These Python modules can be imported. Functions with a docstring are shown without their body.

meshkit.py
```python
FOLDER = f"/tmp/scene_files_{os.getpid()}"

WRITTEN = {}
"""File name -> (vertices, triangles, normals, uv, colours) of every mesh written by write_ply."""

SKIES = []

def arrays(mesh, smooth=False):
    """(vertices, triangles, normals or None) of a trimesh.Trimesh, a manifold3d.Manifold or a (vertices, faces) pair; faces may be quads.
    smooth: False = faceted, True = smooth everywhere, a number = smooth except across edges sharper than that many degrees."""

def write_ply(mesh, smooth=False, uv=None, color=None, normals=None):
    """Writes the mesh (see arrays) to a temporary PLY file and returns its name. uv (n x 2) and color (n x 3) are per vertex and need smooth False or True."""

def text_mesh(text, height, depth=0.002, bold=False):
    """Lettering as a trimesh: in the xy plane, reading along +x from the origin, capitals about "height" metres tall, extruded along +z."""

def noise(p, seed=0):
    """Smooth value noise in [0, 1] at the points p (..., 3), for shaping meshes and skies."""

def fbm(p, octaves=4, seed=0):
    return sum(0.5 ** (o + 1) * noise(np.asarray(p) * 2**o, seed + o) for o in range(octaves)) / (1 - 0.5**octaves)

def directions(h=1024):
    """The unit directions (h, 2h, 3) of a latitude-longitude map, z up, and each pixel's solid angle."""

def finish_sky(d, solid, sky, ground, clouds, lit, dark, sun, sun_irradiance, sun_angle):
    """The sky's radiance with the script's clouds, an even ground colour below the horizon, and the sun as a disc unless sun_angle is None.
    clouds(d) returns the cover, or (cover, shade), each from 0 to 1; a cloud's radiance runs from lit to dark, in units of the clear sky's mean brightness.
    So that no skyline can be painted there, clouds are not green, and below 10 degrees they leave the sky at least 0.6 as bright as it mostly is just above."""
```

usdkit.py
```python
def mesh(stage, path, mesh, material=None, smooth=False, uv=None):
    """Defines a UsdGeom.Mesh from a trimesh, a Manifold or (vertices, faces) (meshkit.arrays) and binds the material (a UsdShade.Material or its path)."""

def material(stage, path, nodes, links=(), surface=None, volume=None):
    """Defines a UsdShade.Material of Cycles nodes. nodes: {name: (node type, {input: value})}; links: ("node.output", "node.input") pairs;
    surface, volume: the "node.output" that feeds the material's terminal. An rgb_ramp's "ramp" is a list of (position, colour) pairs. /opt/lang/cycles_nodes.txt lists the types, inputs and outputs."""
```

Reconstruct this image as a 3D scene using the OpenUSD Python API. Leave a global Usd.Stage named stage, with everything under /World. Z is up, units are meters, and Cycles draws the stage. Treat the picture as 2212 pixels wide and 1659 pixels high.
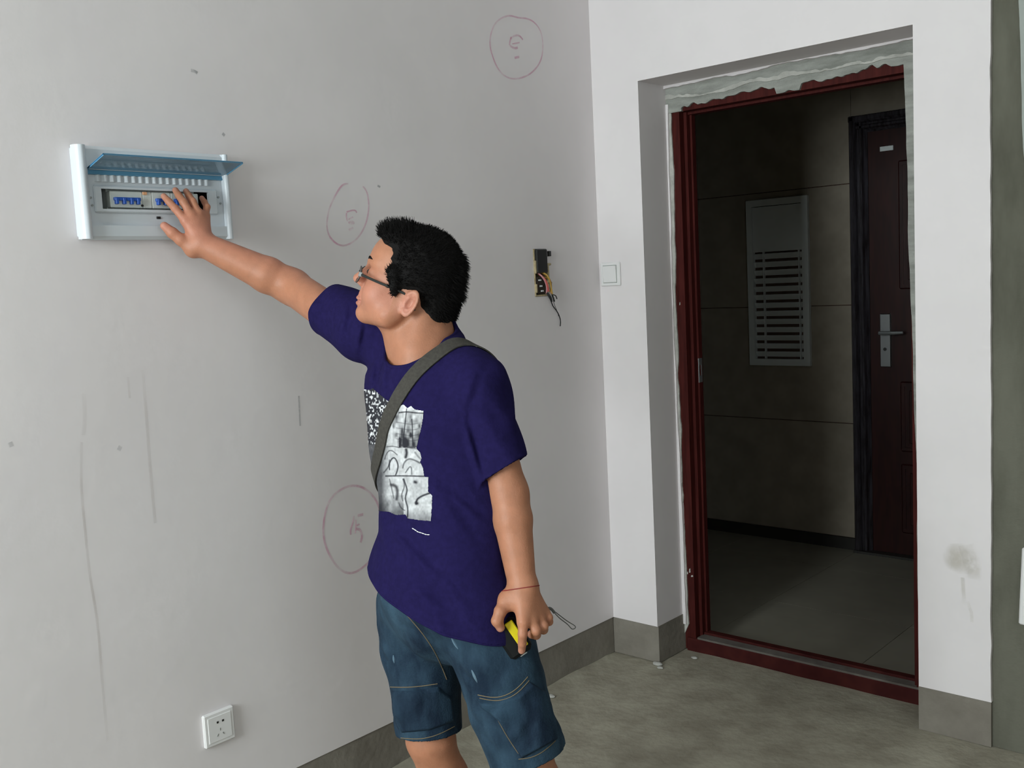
import math, random
import numpy as np, trimesh, usdkit, meshkit
import manifold3d as m3
from shapely.geometry import Polygon, box as sbox
from scipy.spatial import cKDTree
from scipy.ndimage import gaussian_filter1d
from pxr import Usd, UsdGeom, UsdLux, UsdShade, Gf, Sdf, Vt

stage = Usd.Stage.CreateInMemory()
UsdGeom.SetStageUpAxis(stage, 'Z'); UsdGeom.SetStageMetersPerUnit(stage, 1.0)
UsdGeom.Xform.Define(stage, '/World')
rng = np.random.default_rng(7); random.seed(7)

# ------------------------------------------------------------------ camera, daylight, exposure
FOC = 2170.267                                   # focal length in pixels of the 2212 x 1659 picture
EYE = np.array([2.23189, -2.99454, 1.42763])
ROT = np.array([[0.74612776, 0.66393126, -0.04988638], [0.03034046, -0.1087541, -0.99360556], [-0.66511113, 0.73984311, -0.10128843]])  # rows: right, down, ahead
cam = UsdGeom.Camera.Define(stage, '/World/camera')
cam.CreateHorizontalApertureAttr(36.0); cam.CreateVerticalApertureAttr(36.0 * 1659 / 2212)
cam.CreateFocalLengthAttr(36.0 * FOC / 2212)
cam.CreateClippingRangeAttr(Gf.Vec2f(0.05, 100))
cm = np.eye(4); cm[0, :3] = ROT[0]; cm[1, :3] = -ROT[1]; cm[2, :3] = -ROT[2]; cm[3, :3] = EYE
cam.AddTransformOp().Set(Gf.Matrix4d(*cm.ravel().tolist()))
cam.CreateExposureAttr(-0.34)

dome = UsdLux.DomeLight.Define(stage, '/World/sky')
dome.CreateIntensityAttr(0.35); dome.CreateColorAttr(Gf.Vec3f(0.86, 1.0, 0.98))
def daylight(name, w, h, power, col, pos, rot):
    l = UsdLux.RectLight.Define(stage, '/World/' + name); l.CreateWidthAttr(w); l.CreateHeightAttr(h); l.CreateIntensityAttr(power); l.CreateColorAttr(Gf.Vec3f(*col))
    l.AddTranslateOp().Set(Gf.Vec3d(*pos)); l.AddRotateXYZOp().Set(Gf.Vec3f(*rot))
daylight('window_daylight', 1.25, 1.7, 27.0, (0.90, 0.995, 0.995), (0.90, -5.57, 1.82), (90, 0, 0))      # window behind the photographer
daylight('side_daylight', 1.9, 1.7, 2.3, (0.90, 0.995, 0.995), (4.27, -3.30, 1.80), (90, 0, 90))        # opening towards the next room


# ------------------------------------------------------------------ helpers
def at(u, v, d):
    """The point of the room that lies d metres ahead on the photograph's pixel (u, v)."""
    r = ((u - 1106) / FOC) * ROT[0] + ((v - 829.5) / FOC) * ROT[1] + ROT[2]
    return EYE + r * d
def ray(u, v):
    u = np.asarray(u, float); v = np.asarray(v, float)
    r = ((u - 1106) / FOC)[..., None] * ROT[0] + ((v - 829.5) / FOC)[..., None] * ROT[1] + ROT[2]
    return r / np.linalg.norm(r, axis=-1, keepdims=True)

used = {}
def numbered(parent, name):
    k = used.get((parent, name), 0); used[(parent, name)] = k + 1
    return f'{parent}/{name}' + (f'_{k:03d}' if k else '')
def keys(prim, **kw):
    for k, v in kw.items():
        if v: prim.SetCustomDataByKey(k, v)
def obj(name, mesh, m, parent=None, smooth=False, label=None, category=None, group=None, kind=None, color=None, uv=None):
    path = numbered(str(parent.GetPath()) if parent else '/World', name)
    g = usdkit.mesh(stage, path, mesh, m, smooth=smooth, uv=uv)
    if color is not None:
        UsdGeom.PrimvarsAPI(g).CreatePrimvar('tone', Sdf.ValueTypeNames.Color3fArray, 'vertex').Set(Vt.Vec3fArray.FromNumpy(np.asarray(color, np.float32)))
    keys(g.GetPrim(), label=label, category=category, group=group, kind=kind)
    return g.GetPrim()
def thing(name, label=None, category=None, group=None, kind=None, loc=(0, 0, 0)):
    x = UsdGeom.Xform.Define(stage, numbered('/World', name)); x.AddTranslateOp().Set(Gf.Vec3d(*map(float, loc)))
    keys(x.GetPrim(), label=label, category=category, group=group, kind=kind)
    return x.GetPrim()
def bx(x0, x1, y0, y1, z0, z1, bevel=0.0):
    if bevel <= 0:
        m = trimesh.creation.box([x1 - x0, y1 - y0, z1 - z0]); m.apply_translation([(x0 + x1) / 2, (y0 + y1) / 2, (z0 + z1) / 2]); return m
    b = bevel; pts = []
    for sx in (0, 1):
        for sy in (0, 1):
            for sz in (0, 1):
                c = np.array([x1 if sx else x0, y1 if sy else y0, z1 if sz else z0]); s = np.array([1 - 2 * sx, 1 - 2 * sy, 1 - 2 * sz])
                for k in range(3):
                    o = np.full(3, b); o[k] = 0; pts.append(c + s * o)
    return trimesh.convex.convex_hull(np.array(pts))
def cat(*ms): return trimesh.util.concatenate(list(ms))
def mf(m): return m3.Manifold(m3.Mesh(np.asarray(m.vertices, np.float32), np.asarray(m.faces, np.uint32)))
def tm(m):
    q = m.to_mesh(); return trimesh.Trimesh(q.vert_properties[:, :3], q.tri_verts, process=False)
def cut(a, *bs):
    a = mf(a)
    for b in bs: a = a - mf(b)
    return tm(a)
def tube(pts, r, sides=8):
    p = np.asarray(pts, float); t = np.gradient(p, axis=0); t /= np.linalg.norm(t, axis=1, keepdims=True) + 1e-12
    a = np.cross(t[0], [0, 0, 1.0]);
    if np.linalg.norm(a) < 1e-3: a = np.cross(t[0], [1.0, 0, 0])
    fr = []
    for k in range(len(p)):
        a = a - t[k] * (a @ t[k]); a /= np.linalg.norm(a) + 1e-12; fr.append(a)
    a = np.array(fr); b = np.cross(t, a); ang = np.arange(sides) * 2 * np.pi / sides
    r = np.broadcast_to(r, (len(p),))
    v = p[:, None] + r[:, None, None] * (np.cos(ang)[None, :, None] * a[:, None] + np.sin(ang)[None, :, None] * b[:, None])
    i, j = np.meshgrid(np.arange(len(p) - 1), np.arange(sides), indexing='ij')
    q = np.stack([i * sides + j, i * sides + (j + 1) % sides, (i + 1) * sides + (j + 1) % sides, (i + 1) * sides + j], -1).reshape(-1, 4)
    f = [q[:, [0, 1, 2]], q[:, [0, 2, 3]]]
    n = len(p) * sides; v = np.vstack([v.reshape(-1, 3), p[0], p[-1]])
    k = np.arange(sides); f.append(np.stack([np.full(sides, n), (k + 1) % sides, k], 1)); f.append(np.stack([np.full(sides, n + 1), n - sides + k, n - sides + (k + 1) % sides], 1))
    return trimesh.Trimesh(v, np.vstack(f), process=False)
def spline(pts, n=40, closed=False):
    from scipy.interpolate import CubicSpline
    p = np.asarray(pts, float)
    if closed: p = np.vstack([p, p[:1]])
    d = np.r_[0, np.cumsum(np.linalg.norm(np.diff(p, axis=0), axis=1))]
    return CubicSpline(d, p, bc_type='periodic' if closed else 'natural')(np.linspace(0, d[-1], n))
def extr(poly, depth, plane, off):
    """Extrudes a shapely polygon; plane 'xz' (depth along +y from off), 'yz' (along +x from off)."""
    ms = []
    for g in getattr(poly, 'geoms', [poly]):
        if g.is_empty or g.area < 1e-8: continue
        m = trimesh.creation.extrude_polygon(g, depth, engine='earcut'); v = m.vertices.copy()
        if plane == 'xz': w = np.stack([v[:, 0], off + v[:, 2], v[:, 1]], 1); f = m.faces[:, ::-1]
        else: w = np.stack([off + v[:, 2], v[:, 0], v[:, 1]], 1); f = m.faces
        ms.append(trimesh.Trimesh(w, f, process=False))
    return cat(*ms)

# ------------------------------------------------------------------ materials
def sl(*c):
    """sRGB 0-255 to linear."""
    return tuple((x / 255 / 12.92) if x / 255 < .04045 else ((x / 255 + .055) / 1.055) ** 2.4 for x in c)
def mat(name, col, rough=0.6, var=0.0, scale=8.0, bump=0.0, bscale=60.0, metallic=0.0, spec=0.5, detail=4, col2=None, stretch=None, extra=None, ramp=(0.35, 0.65)):
    c = np.array(col, float)
    n = {'p': ('principled_bsdf', {'roughness': rough, 'metallic': metallic, 'specular_ior_level': spec, **(extra or {})})}
    l = []
    if var or col2 is not None:
        a = np.clip(c * (1 - var), 0, 1) if col2 is None else c; b = np.clip(c * (1 + var), 0, 1) if col2 is None else np.array(col2)
        n['geo'] = ('geometry', {}); n['map'] = ('mapping', {'scale': stretch or (1, 1, 1)})
        n['n'] = ('noise_texture', {'scale': scale, 'detail': detail, 'roughness': 0.6})
        n['r'] = ('rgb_ramp', {'ramp': [(0, tuple(a)), (ramp[0], tuple(a)), (ramp[1], tuple(b)), (1, tuple(b))]})
        l += [('geo.position', 'map.vector'), ('map.vector', 'n.vector'), ('n.fac', 'r.fac'), ('r.color', 'p.base_color')]
    else: n['p'][1]['base_color'] = tuple(c)
    if bump:
        n['geo2'] = ('geometry', {}); n['bn'] = ('noise_texture', {'scale': bscale, 'detail': 4}); n['b'] = ('bump', {'strength': 1.0, 'distance': bump})
        l += [('geo2.position', 'bn.vector'), ('bn.fac', 'b.height'), ('b.normal', 'p.normal')]
    return usdkit.material(stage, '/World/Looks/' + name, n, l, surface='p.BSDF')
UsdGeom.Scope.Define(stage, '/World/Looks')
M = {}
M['plaster'] = mat('plaster', (0.762, 0.715, 0.728), 0.75, var=0.025, scale=2.5, bump=0.0006, bscale=25, spec=0.25)
M['cement'] = mat('cement', (0.185, 0.165, 0.14), 0.9, col2=(0.26, 0.238, 0.205), scale=5, bump=0.002, bscale=45, spec=0.2, detail=8)
M['concrete'] = mat('raw_concrete', (0.090, 0.088, 0.068), 0.92, col2=(0.15, 0.147, 0.118), scale=6, bump=0.003, bscale=40, spec=0.2, detail=8, stretch=(1, 1, 0.3))
M['screed'] = mat('floor_screed', (0.26, 0.235, 0.185), 0.85, col2=(0.375, 0.35, 0.28), scale=7, bump=0.003, bscale=35, spec=0.25, detail=9)
M['skim'] = mat('grey_skim', (0.34, 0.365, 0.345), 0.85, var=0.06, scale=6, spec=0.2)
M['ceiling'] = mat('ceiling_paint', (0.78, 0.77, 0.76), 0.8)
M['white_plastic'] = mat('white_plastic', (0.775, 0.76, 0.765), 0.35, spec=0.45)
M['abs'] = mat('panel_plastic', (0.62, 0.66, 0.71), 0.33, spec=0.5)
M['off_white'] = mat('breaker_plastic', (0.62, 0.66, 0.64), 0.4)
M['blue_toggle'] = mat('blue_toggle', (0.02, 0.09, 0.42), 0.35)
M['orange'] = mat('orange_button', (0.75, 0.38, 0.20), 0.4)
M['dark'] = mat('dark_plastic', (0.012, 0.012, 0.012), 0.5)
M['cavity'] = mat('dark_cavity', (0.03, 0.022, 0.018), 0.9)
M['brown_cavity'] = mat('rusty_cavity', (0.06, 0.025, 0.018), 0.8)
M['steel'] = mat('steel', (0.55, 0.56, 0.57), 0.3, metallic=1.0)
M['dull_steel'] = mat('dull_steel', (0.40, 0.42, 0.43), 0.42, metallic=0.8)
M['red_paint'] = mat('red_frame_paint', (0.042, 0.0055, 0.0045), 0.7, col2=(0.072, 0.011, 0.009), scale=14, stretch=(6, 6, 0.5), spec=0.15, bump=0.0006)
M['red_low'] = mat('dark_red_paint', (0.045, 0.008, 0.008), 0.6, col2=(0.068, 0.014, 0.012), scale=16, spec=0.12)
M['frame_grey'] = mat('dusty_frame', (0.10, 0.085, 0.075), 0.85, col2=(0.16, 0.145, 0.13), scale=12)
M['mortar'] = mat('mortar', (0.22, 0.225, 0.205), 0.9, col2=(0.36, 0.365, 0.34), scale=9, stretch=(0.7, 1, 3), bump=0.004, bscale=60, spec=0.2, detail=8)
M['mortar_pale'] = mat('pale_mortar', (0.36, 0.355, 0.33), 0.9, col2=(0.5, 0.49, 0.46), scale=20, bump=0.003, bscale=70, spec=0.2)
M['hall_tile'] = mat('hall_tile', (0.33, 0.285, 0.23), 0.35, var=0.10, scale=9, spec=0.4)
M['grout'] = mat('hall_grout', (0.10, 0.06, 0.045), 0.9)
M['hall_floor'] = mat('hall_floor_tile', (0.29, 0.27, 0.22), 0.5, var=0.06, scale=6)
M['hall_skirt'] = mat('hall_skirting', (0.03, 0.027, 0.024), 0.5)
M['hall_paint'] = mat('hall_paint', (0.55, 0.55, 0.53), 0.8)
M['steel_door'] = mat('door_leaf_paint', (0.020, 0.004, 0.004), 0.32, col2=(0.036, 0.007, 0.006), scale=10, stretch=(4, 4, 0.6), spec=0.5)
M['door_film'] = mat('door_frame_film', (0.018, 0.014, 0.016), 0.22, col2=(0.05, 0.045, 0.055), scale=22, stretch=(3, 3, 0.35), spec=0.7, bump=0.002, bscale=30)
M['vent_white'] = mat('vent_paint', (0.74, 0.78, 0.79), 0.55)
M['marker'] = None

def alpha_mat(name, col, strength, scale, stretch=(1, 1, 1), lo=0.3, hi=0.7, rough=0.7):
    """Pigment that lies thinly and unevenly on a wall: st.x across (0..1) fades out at both edges, noise breaks it up."""
    n = {'p': ('principled_bsdf', {'base_color': col, 'roughness': rough, 'specular_ior_level': 0.2}), 't': ('transparent_bsdf', {}), 'g': ('geometry', {}), 'm': ('mapping', {'scale': stretch}),
         'n': ('noise_texture', {'scale': scale, 'detail': 4, 'roughness': 0.6}), 'mr': ('map_range', {'from_min': lo, 'from_max': hi, 'to_min': 0.0, 'to_max': strength, 'clamp': True}),
         'a': ('attribute', {'attribute': 'cover'}), 'x': ('math', {'math_type': 'multiply'}), 'mix': ('mix_closure', {})}
    l = [('g.position', 'm.vector'), ('m.vector', 'n.vector'), ('n.fac', 'mr.value'), ('mr.result', 'x.value1'), ('a.fac', 'x.value2'), ('x.value', 'mix.fac'), ('t.BSDF', 'mix.closure1'), ('p.BSDF', 'mix.closure2')]
    return usdkit.material(stage, '/World/Looks/' + name, n, l, surface='mix.closure')
M['marker'] = alpha_mat('pink_marker', (0.70, 0.27, 0.44), 0.50, 30, lo=0.25, hi=0.6)
M['drip'] = alpha_mat('brown_drip', (0.36, 0.30, 0.25), 0.30, 14, (1, 1, 0.5), lo=0.3, hi=0.65)
M['smudge'] = alpha_mat('beige_smudge', (0.50, 0.46, 0.37), 0.40, 18, lo=0.28, hi=0.62)
M['pencil'] = alpha_mat('grey_scuff', (0.26, 0.27, 0.28), 0.5, 40, lo=0.2, hi=0.5)

M['lid'] = usdkit.material(stage, '/World/Looks/blue_clear_plastic', {
    't': ('transparent_bsdf', {'color': (0.70, 0.86, 0.95)}), 'g': ('glossy_bsdf', {'color': (0.9, 0.95, 1), 'roughness': 0.06}), 'd1': ('translucent_bsdf', {'color': (0.50, 0.74, 0.90)}), 'd2': ('diffuse_bsdf', {'color': (0.42, 0.64, 0.80)}), 'd': ('mix_closure', {'fac': 0.5}),
    'f': ('fresnel', {'IOR': 1.65}), 'm1': ('mix_closure', {'fac': 0.45}), 'm2': ('mix_closure', {})},
    [('t.BSDF', 'm1.closure1'), ('d1.BSDF', 'd.closure1'), ('d2.BSDF', 'd.closure2'), ('d.closure', 'm1.closure2'), ('f.fac', 'm2.fac'), ('m1.closure', 'm2.closure1'), ('g.BSDF', 'm2.closure2')], surface='m2.closure')
M['lid_edge'] = mat('blue_plastic_edge', (0.11, 0.29, 0.45), 0.3)
M['lens'] = usdkit.material(stage, '/World/Looks/spectacle_lens', {'t': ('transparent_bsdf', {'color': (0.95, 0.97, 0.97)}), 'g': ('glossy_bsdf', {'roughness': 0.02}), 'f': ('fresnel', {'IOR': 1.5}), 'm': ('mix_closure', {})},
    [('f.fac', 'm.fac'), ('t.BSDF', 'm.closure1'), ('g.BSDF', 'm.closure2')], surface='m.closure')
def tone_mat(name, rough, spec=0.4, var=0.06, scale=60, bump=0.0, bscale=200, sheen=0.0, stretch=(1, 1, 1), extra=None):
    n = {'a': ('attribute', {'attribute': 'tone'}), 'g': ('geometry', {}), 'mp': ('mapping', {'scale': stretch}), 'n': ('noise_texture', {'scale': scale, 'detail': 5}), 'r': ('map_range', {'from_min': 0.3, 'from_max': 0.7, 'to_min': 1 - var, 'to_max': 1 + var}),
         'v': ('vector_math', {'math_type': 'scale'}), 'p': ('principled_bsdf', {'roughness': rough, 'specular_ior_level': spec, 'sheen_weight': sheen, **(extra or {})})}
    l = [('g.position', 'mp.vector'), ('mp.vector', 'n.vector'), ('n.fac', 'r.value'), ('a.color', 'v.vector1'), ('r.result', 'v.scale'), ('v.vector', 'p.base_color')]
    if bump:
        n['bn'] = ('noise_texture', {'scale': bscale, 'detail': 4}); n['b'] = ('bump', {'distance': bump}); l += [('g.position', 'bn.vector'), ('bn.fac', 'b.height'), ('b.normal', 'p.normal')]
    return usdkit.material(stage, '/World/Looks/' + name, n, l, surface='p.BSDF')
M['skin'] = tone_mat('skin', 0.5, 0.35, 0.07, 45, 0.0004, 260, extra={'subsurface_weight': 0.12, 'subsurface_radius': (1.0, 0.35, 0.2), 'subsurface_scale': 0.006})
M['print'] = tone_mat('shirt_print', 0.7, 0.25, 0.05, 80)
M['shirt'] = mat('navy_jersey', (0.0135, 0.0100, 0.056), 0.95, var=0.12, scale=90, spec=0.06, bump=0.0006, bscale=220)
M['denim'] = mat('washed_denim', (0.0085, 0.019, 0.037), 0.85, col2=(0.040, 0.080, 0.120), scale=9, stretch=(1.5, 1.5, 0.6), spec=0.15, bump=0.0012, bscale=240, detail=7, ramp=(0.38, 0.70))
M['denim_dark'] = mat('dark_denim', (0.0075, 0.016, 0.032), 0.85, col2=(0.026, 0.054, 0.086), scale=12, stretch=(1.5, 1.5, 0.6), spec=0.15, bump=0.0012, bscale=240, detail=7, ramp=(0.40, 0.72))
M['denim_pale'] = mat('faded_denim', (0.08, 0.14, 0.20), 0.85, col2=(0.14, 0.21, 0.27), scale=40, spec=0.15)
M['stitch'] = mat('tan_stitch', (0.16, 0.12, 0.07), 0.8)
M['hair'] = mat('black_hair', (0.006, 0.0052, 0.0052), 0.75, spec=0.12)
M['strap'] = mat('olive_webbing', (0.052, 0.048, 0.042), 0.8, var=0.15, scale=150, spec=0.2)
M['bag'] = mat('black_canvas', (0.012, 0.012, 0.013), 0.85)
M['temple'] = mat('dark_temple', (0.018, 0.022, 0.022), 0.35)
M['yellow'] = mat('yellow_plastic', (0.72, 0.60, 0.01), 0.4)
M['black_rubber'] = mat('black_rubber', (0.006, 0.0065, 0.007), 0.7, spec=0.2)
M['cord'] = mat('grey_cord', (0.10, 0.10, 0.095), 0.8)
M['red_thread'] = mat('red_thread', (0.22, 0.025, 0.02), 0.7)
M['wire_black'] = mat('wire_black', (0.015, 0.015, 0.017), 0.5)
M['wire_red'] = mat('wire_red', (0.55, 0.10, 0.09), 0.45)
M['wire_pink'] = mat('wire_pink', (0.62, 0.28, 0.30), 0.45)
M['wire_yellow'] = mat('wire_yellow', (0.48, 0.30, 0.06), 0.45)
M['wire_orange'] = mat('wire_orange', (0.45, 0.22, 0.08), 0.45)
M['brass'] = mat('yellowed_plastic', (0.42, 0.34, 0.20), 0.55, var=0.2, scale=60)
M['shoe'] = mat('dark_shoe', (0.03, 0.03, 0.032), 0.6)
M['eye_white'] = mat('eye_white', (0.75, 0.73, 0.70), 0.2)
M['eye_dark'] = mat('eye_dark', (0.015, 0.01, 0.008), 0.15)

# ------------------------------------------------------------------ the room
BH = 0.138                     # height of the bare cement strip along the walls
DX0, DX1, DZ = 0.199, 1.146, 2.10   # door recess
FY = 0.185                     # the frame stands this deep in the recess
CH = 2.78
def wavy(n, amp, seed, rough=0.5):
    r = np.random.default_rng(seed); a = sum(gaussian_filter1d(r.normal(size=n), s) * s ** 0.5 * w for s, w in ((1, rough), (4, 1), (12, 0.8)))
    return amp * a / (np.abs(a).max() + 1e-9)

# left wall, with the two pockets cut for the breaker panel and the intercom
wl = bx(-0.2, 0, -5.6, 0.0, BH, CH)
wl = cut(wl, bx(-0.10, 0.01, -1.925, -1.572, 1.59, 1.755), bx(-0.055, 0.01, -0.372, -0.303, 1.372, 1.534))
LW = thing('wall_left', kind='structure')
obj('plaster', wl, M['plaster'], LW)
obj('baseboard_left', bx(-0.2, -0.003, -5.6, 0.0, 0, BH), M['cement'], kind='structure')

# door wall: white plaster with a ragged right edge and the recessed doorway
n = 140; zz = np.linspace(BH, CH, n); rag = 1.3545 + wavy(n, 0.0045, 3, 1.0) + np.linspace(-0.001, 0.001, n)
poly = Polygon([(-0.2, BH)] + [(x, z) for x, z in zip(rag, zz)] + [(-0.2, CH)])
poly = poly.difference(sbox(DX0, BH - 1, DX1, DZ))
WB = thing('wall_back', kind='structure')
obj('plaster', extr(poly, 0.26, 'xz', 0.0), M['plaster'], WB)
obj('baseboard_back', cat(bx(-0.2, DX0 + 0.002, 0.003, 0.26, 0, BH), bx(DX1 - 0.002, 1.353, 0.003, 0.26, 0, BH)), M['cement'], kind='structure')
# raw concrete that the plaster stops at, with a first grey skim coat higher up
obj('wall_right', bx(1.30, 4.3, 0.014, 0.27, 0, CH), M['concrete'], kind='structure', label='bare rough concrete wall right of the white plaster')
zz = np.linspace(1.60, CH, 60); e = np.interp(zz, [1.60, 1.66, 1.72, 1.83, 2.0, 2.15, CH], [1.475, 1.4395, 1.4345, 1.4315, 1.427, 1.4196, 1.4185]) + wavy(60, 0.002, 9)
WS = obj('skim_coat', extr(Polygon(list(zip(e, zz)) + [(4.3, CH), (4.3, 1.60 + .02), (1.9, 1.585), (1.6, 1.605)]), 0.005, 'xz', 0.0095), M['skim'], stage.GetPrimAtPath('/World/wall_right'), label='grey skim coat on the concrete')
# floor with a soft uneven surface
gx, gy = np.meshgrid(np.linspace(-0.02, 4.3, 120), np.linspace(-5.6, 0.30, 150), indexing='ij')
hz = (meshkit.fbm(np.stack([gx * 6, gy * 6, gx * 0], -1), 4, 5) - 0.5) * 0.006 - 0.002
hz += 0.016 * np.exp(-np.maximum(gx, 0) / 0.022) * meshkit.noise(np.stack([gx * 3, gy * 7, gx * 0], -1), 2) * (gy < -.02)
V = np.stack([gx, gy, hz], -1).reshape(-1, 3); i, j = np.meshgrid(np.arange(119), np.arange(149), indexing='ij'); q = np.stack([i * 150 + j, (i + 1) * 150 + j, (i + 1) * 150 + j + 1, i * 150 + j + 1], -1).reshape(-1, 4)
FL = thing('floor', kind='structure')
obj('screed', (V, q), M['screed'], FL, smooth=True)
obj('slab', bx(-0.2, 4.5, -5.8, 0.30, -0.15, -0.012), M['cement'], FL)
obj('ceiling', bx(-0.2, 4.5, -5.8, 0.27, CH, CH + 0.15), M['ceiling'], kind='structure')
obj('wall_side', extr(Polygon([(-5.8, 0), (.27, 0), (.27, CH), (-5.8, CH)]).difference(sbox(-4.27, .70, -2.33, 2.67)), 0.2, 'yz', 4.3), M['cement'], kind='structure')
front = Polygon([(-0.2, 0), (4.5, 0), (4.5, CH), (-0.2, CH)]).difference(sbox(0.22, 0.80, 1.58, 2.70))
obj('wall_front', extr(front, 0.2, 'xz', -5.8), M['cement'], kind='structure')
W1 = thing('window_1', kind='structure')
for x0, x1, z0, z1 in ((0.22, 0.26, 0.80, 2.70), (1.54, 1.58, 0.80, 2.70), (0.88, 0.92, 0.84, 2.66), (0.26, 1.54, 0.80, 0.84), (0.26, 1.54, 2.66, 2.70)):
    obj('window_frame', bx(x0, x1, -5.76, -5.70, z0, z1), M['white_plastic'], W1)

# wall marks: pink rings with a character, dirt runs, scuffs
def ribbon(pts, w, cover=None, x=0.0012, taper=True):
    """A flat stroke lying on the left wall through (y, z) points."""
    p = np.asarray(pts, float); t = np.gradient(p, axis=0); t /= np.linalg.norm(t, axis=1, keepdims=True) + 1e-12; nrm = np.stack([-t[:, 1], t[:, 0]], 1)
    k = len(p); w = np.broadcast_to(w, (k,)); cover = np.ones(k) if cover is None else np.broadcast_to(cover, (k,))
    off = np.array([-1, -0.5, 0.5, 1.0]); cv = np.array([0, 1, 1, 0.0])
    v2 = p[:, None] + nrm[:, None] * (off[None, :, None] * w[:, None, None] * 0.5)
    v = np.concatenate([np.full((k, 4, 1), x), v2], -1).reshape(-1, 3); c = (cover[:, None] * cv[None]).reshape(-1)
    i, j = np.meshgrid(np.arange(k - 1), np.arange(3), indexing='ij'); q = np.stack([i * 4 + j, (i + 1) * 4 + j, (i + 1) * 4 + j + 1, i * 4 + j + 1], -1).reshape(-1, 4)
    return v, np.vstack([q[:, [0, 1, 2]], q[:, [0, 2, 3]]]), c
def mark(name, strokes, m, label, parent, tf=None):
    V, F, C, n = [], [], [], 0
    for k, s in enumerate(strokes):
        v, f, c = ribbon(*s, x=0.0010 + 0.0001 * k); V.append(v); F.append(f + n); C.append(c); n += len(v)
    V = np.vstack(V)
    if tf is not None: V = tf(V)
    p = obj(name, (V, np.vstack(F)), m, parent, label=label)
    UsdGeom.PrimvarsAPI(UsdGeom.Mesh(p)).CreatePrimvar('cover', Sdf.ValueTypeNames.FloatArray, 'vertex').Set(Vt.FloatArray.FromNumpy(np.concatenate(C).astype(np.float32)))
    return p
def ring(px, n=90, gap=None, w=0.0075):
    """Closed stroke through wall points (y, z)."""
    p = spline(px, n, closed=True); c = 0.75 + 0.25 * np.sin(np.linspace(0, 19, n)); c = c * np.ones(n)
    if gap: a, b = int(gap[0] * n), int(gap[1] * n); p, c = np.roll(p, -b, 0)[:n - (b - a)], np.roll(c, -b)[:n - (b - a)]
    return (p, w, c)
def wallpt(u, v):
    r = ray(u, v); t = -EYE[0] / r[..., 0]; return (EYE + r * t[..., None])[..., 1:]
def wpx(pts): return np.array([wallpt(*p) for p in np.asarray(pts, float)])
def st(pts, n=14, w=0.006, c=0.85): return (spline(wpx(pts), n) if len(pts) > 2 else np.linspace(*wpx(pts), n), w, c)
# (pixel sketches of the three hand-drawn marks, taken to their places on the wall plane)
r1 = [(1101, 34), (1118, 38), (1136, 40), (1155, 50), (1168, 70), (1172, 95), (1170, 122), (1160, 144), (1140, 162), (1115, 170), (1098, 168), (1078, 152), (1065, 125), (1058, 95), (1061, 70), (1072, 48), (1088, 37)]
mark('marker_circle', [ring(wpx(r1)), st([(1102, 84), (1112, 77), (1122, 78), (1129, 86)], w=0.008), st([(1104, 80), (1101, 90), (1100, 98)], w=0.008), st([(1106, 95), (1122, 92)]), st([(1101, 99), (1110, 104), (1118, 103)], w=0.010), st([(1111, 125), (1121, 123)], w=0.010)], M['marker'],
     'pink ring with a character high on the left wall', LW)
r2 = [(752, 397), (741, 399), (731, 410), (720, 430), (710, 455), (706, 480), (708, 502), (718, 519), (736, 530), (752, 528), (770, 516), (783, 498), (792, 475), (796, 450), (795, 428), (788, 408), (772, 398)]
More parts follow.
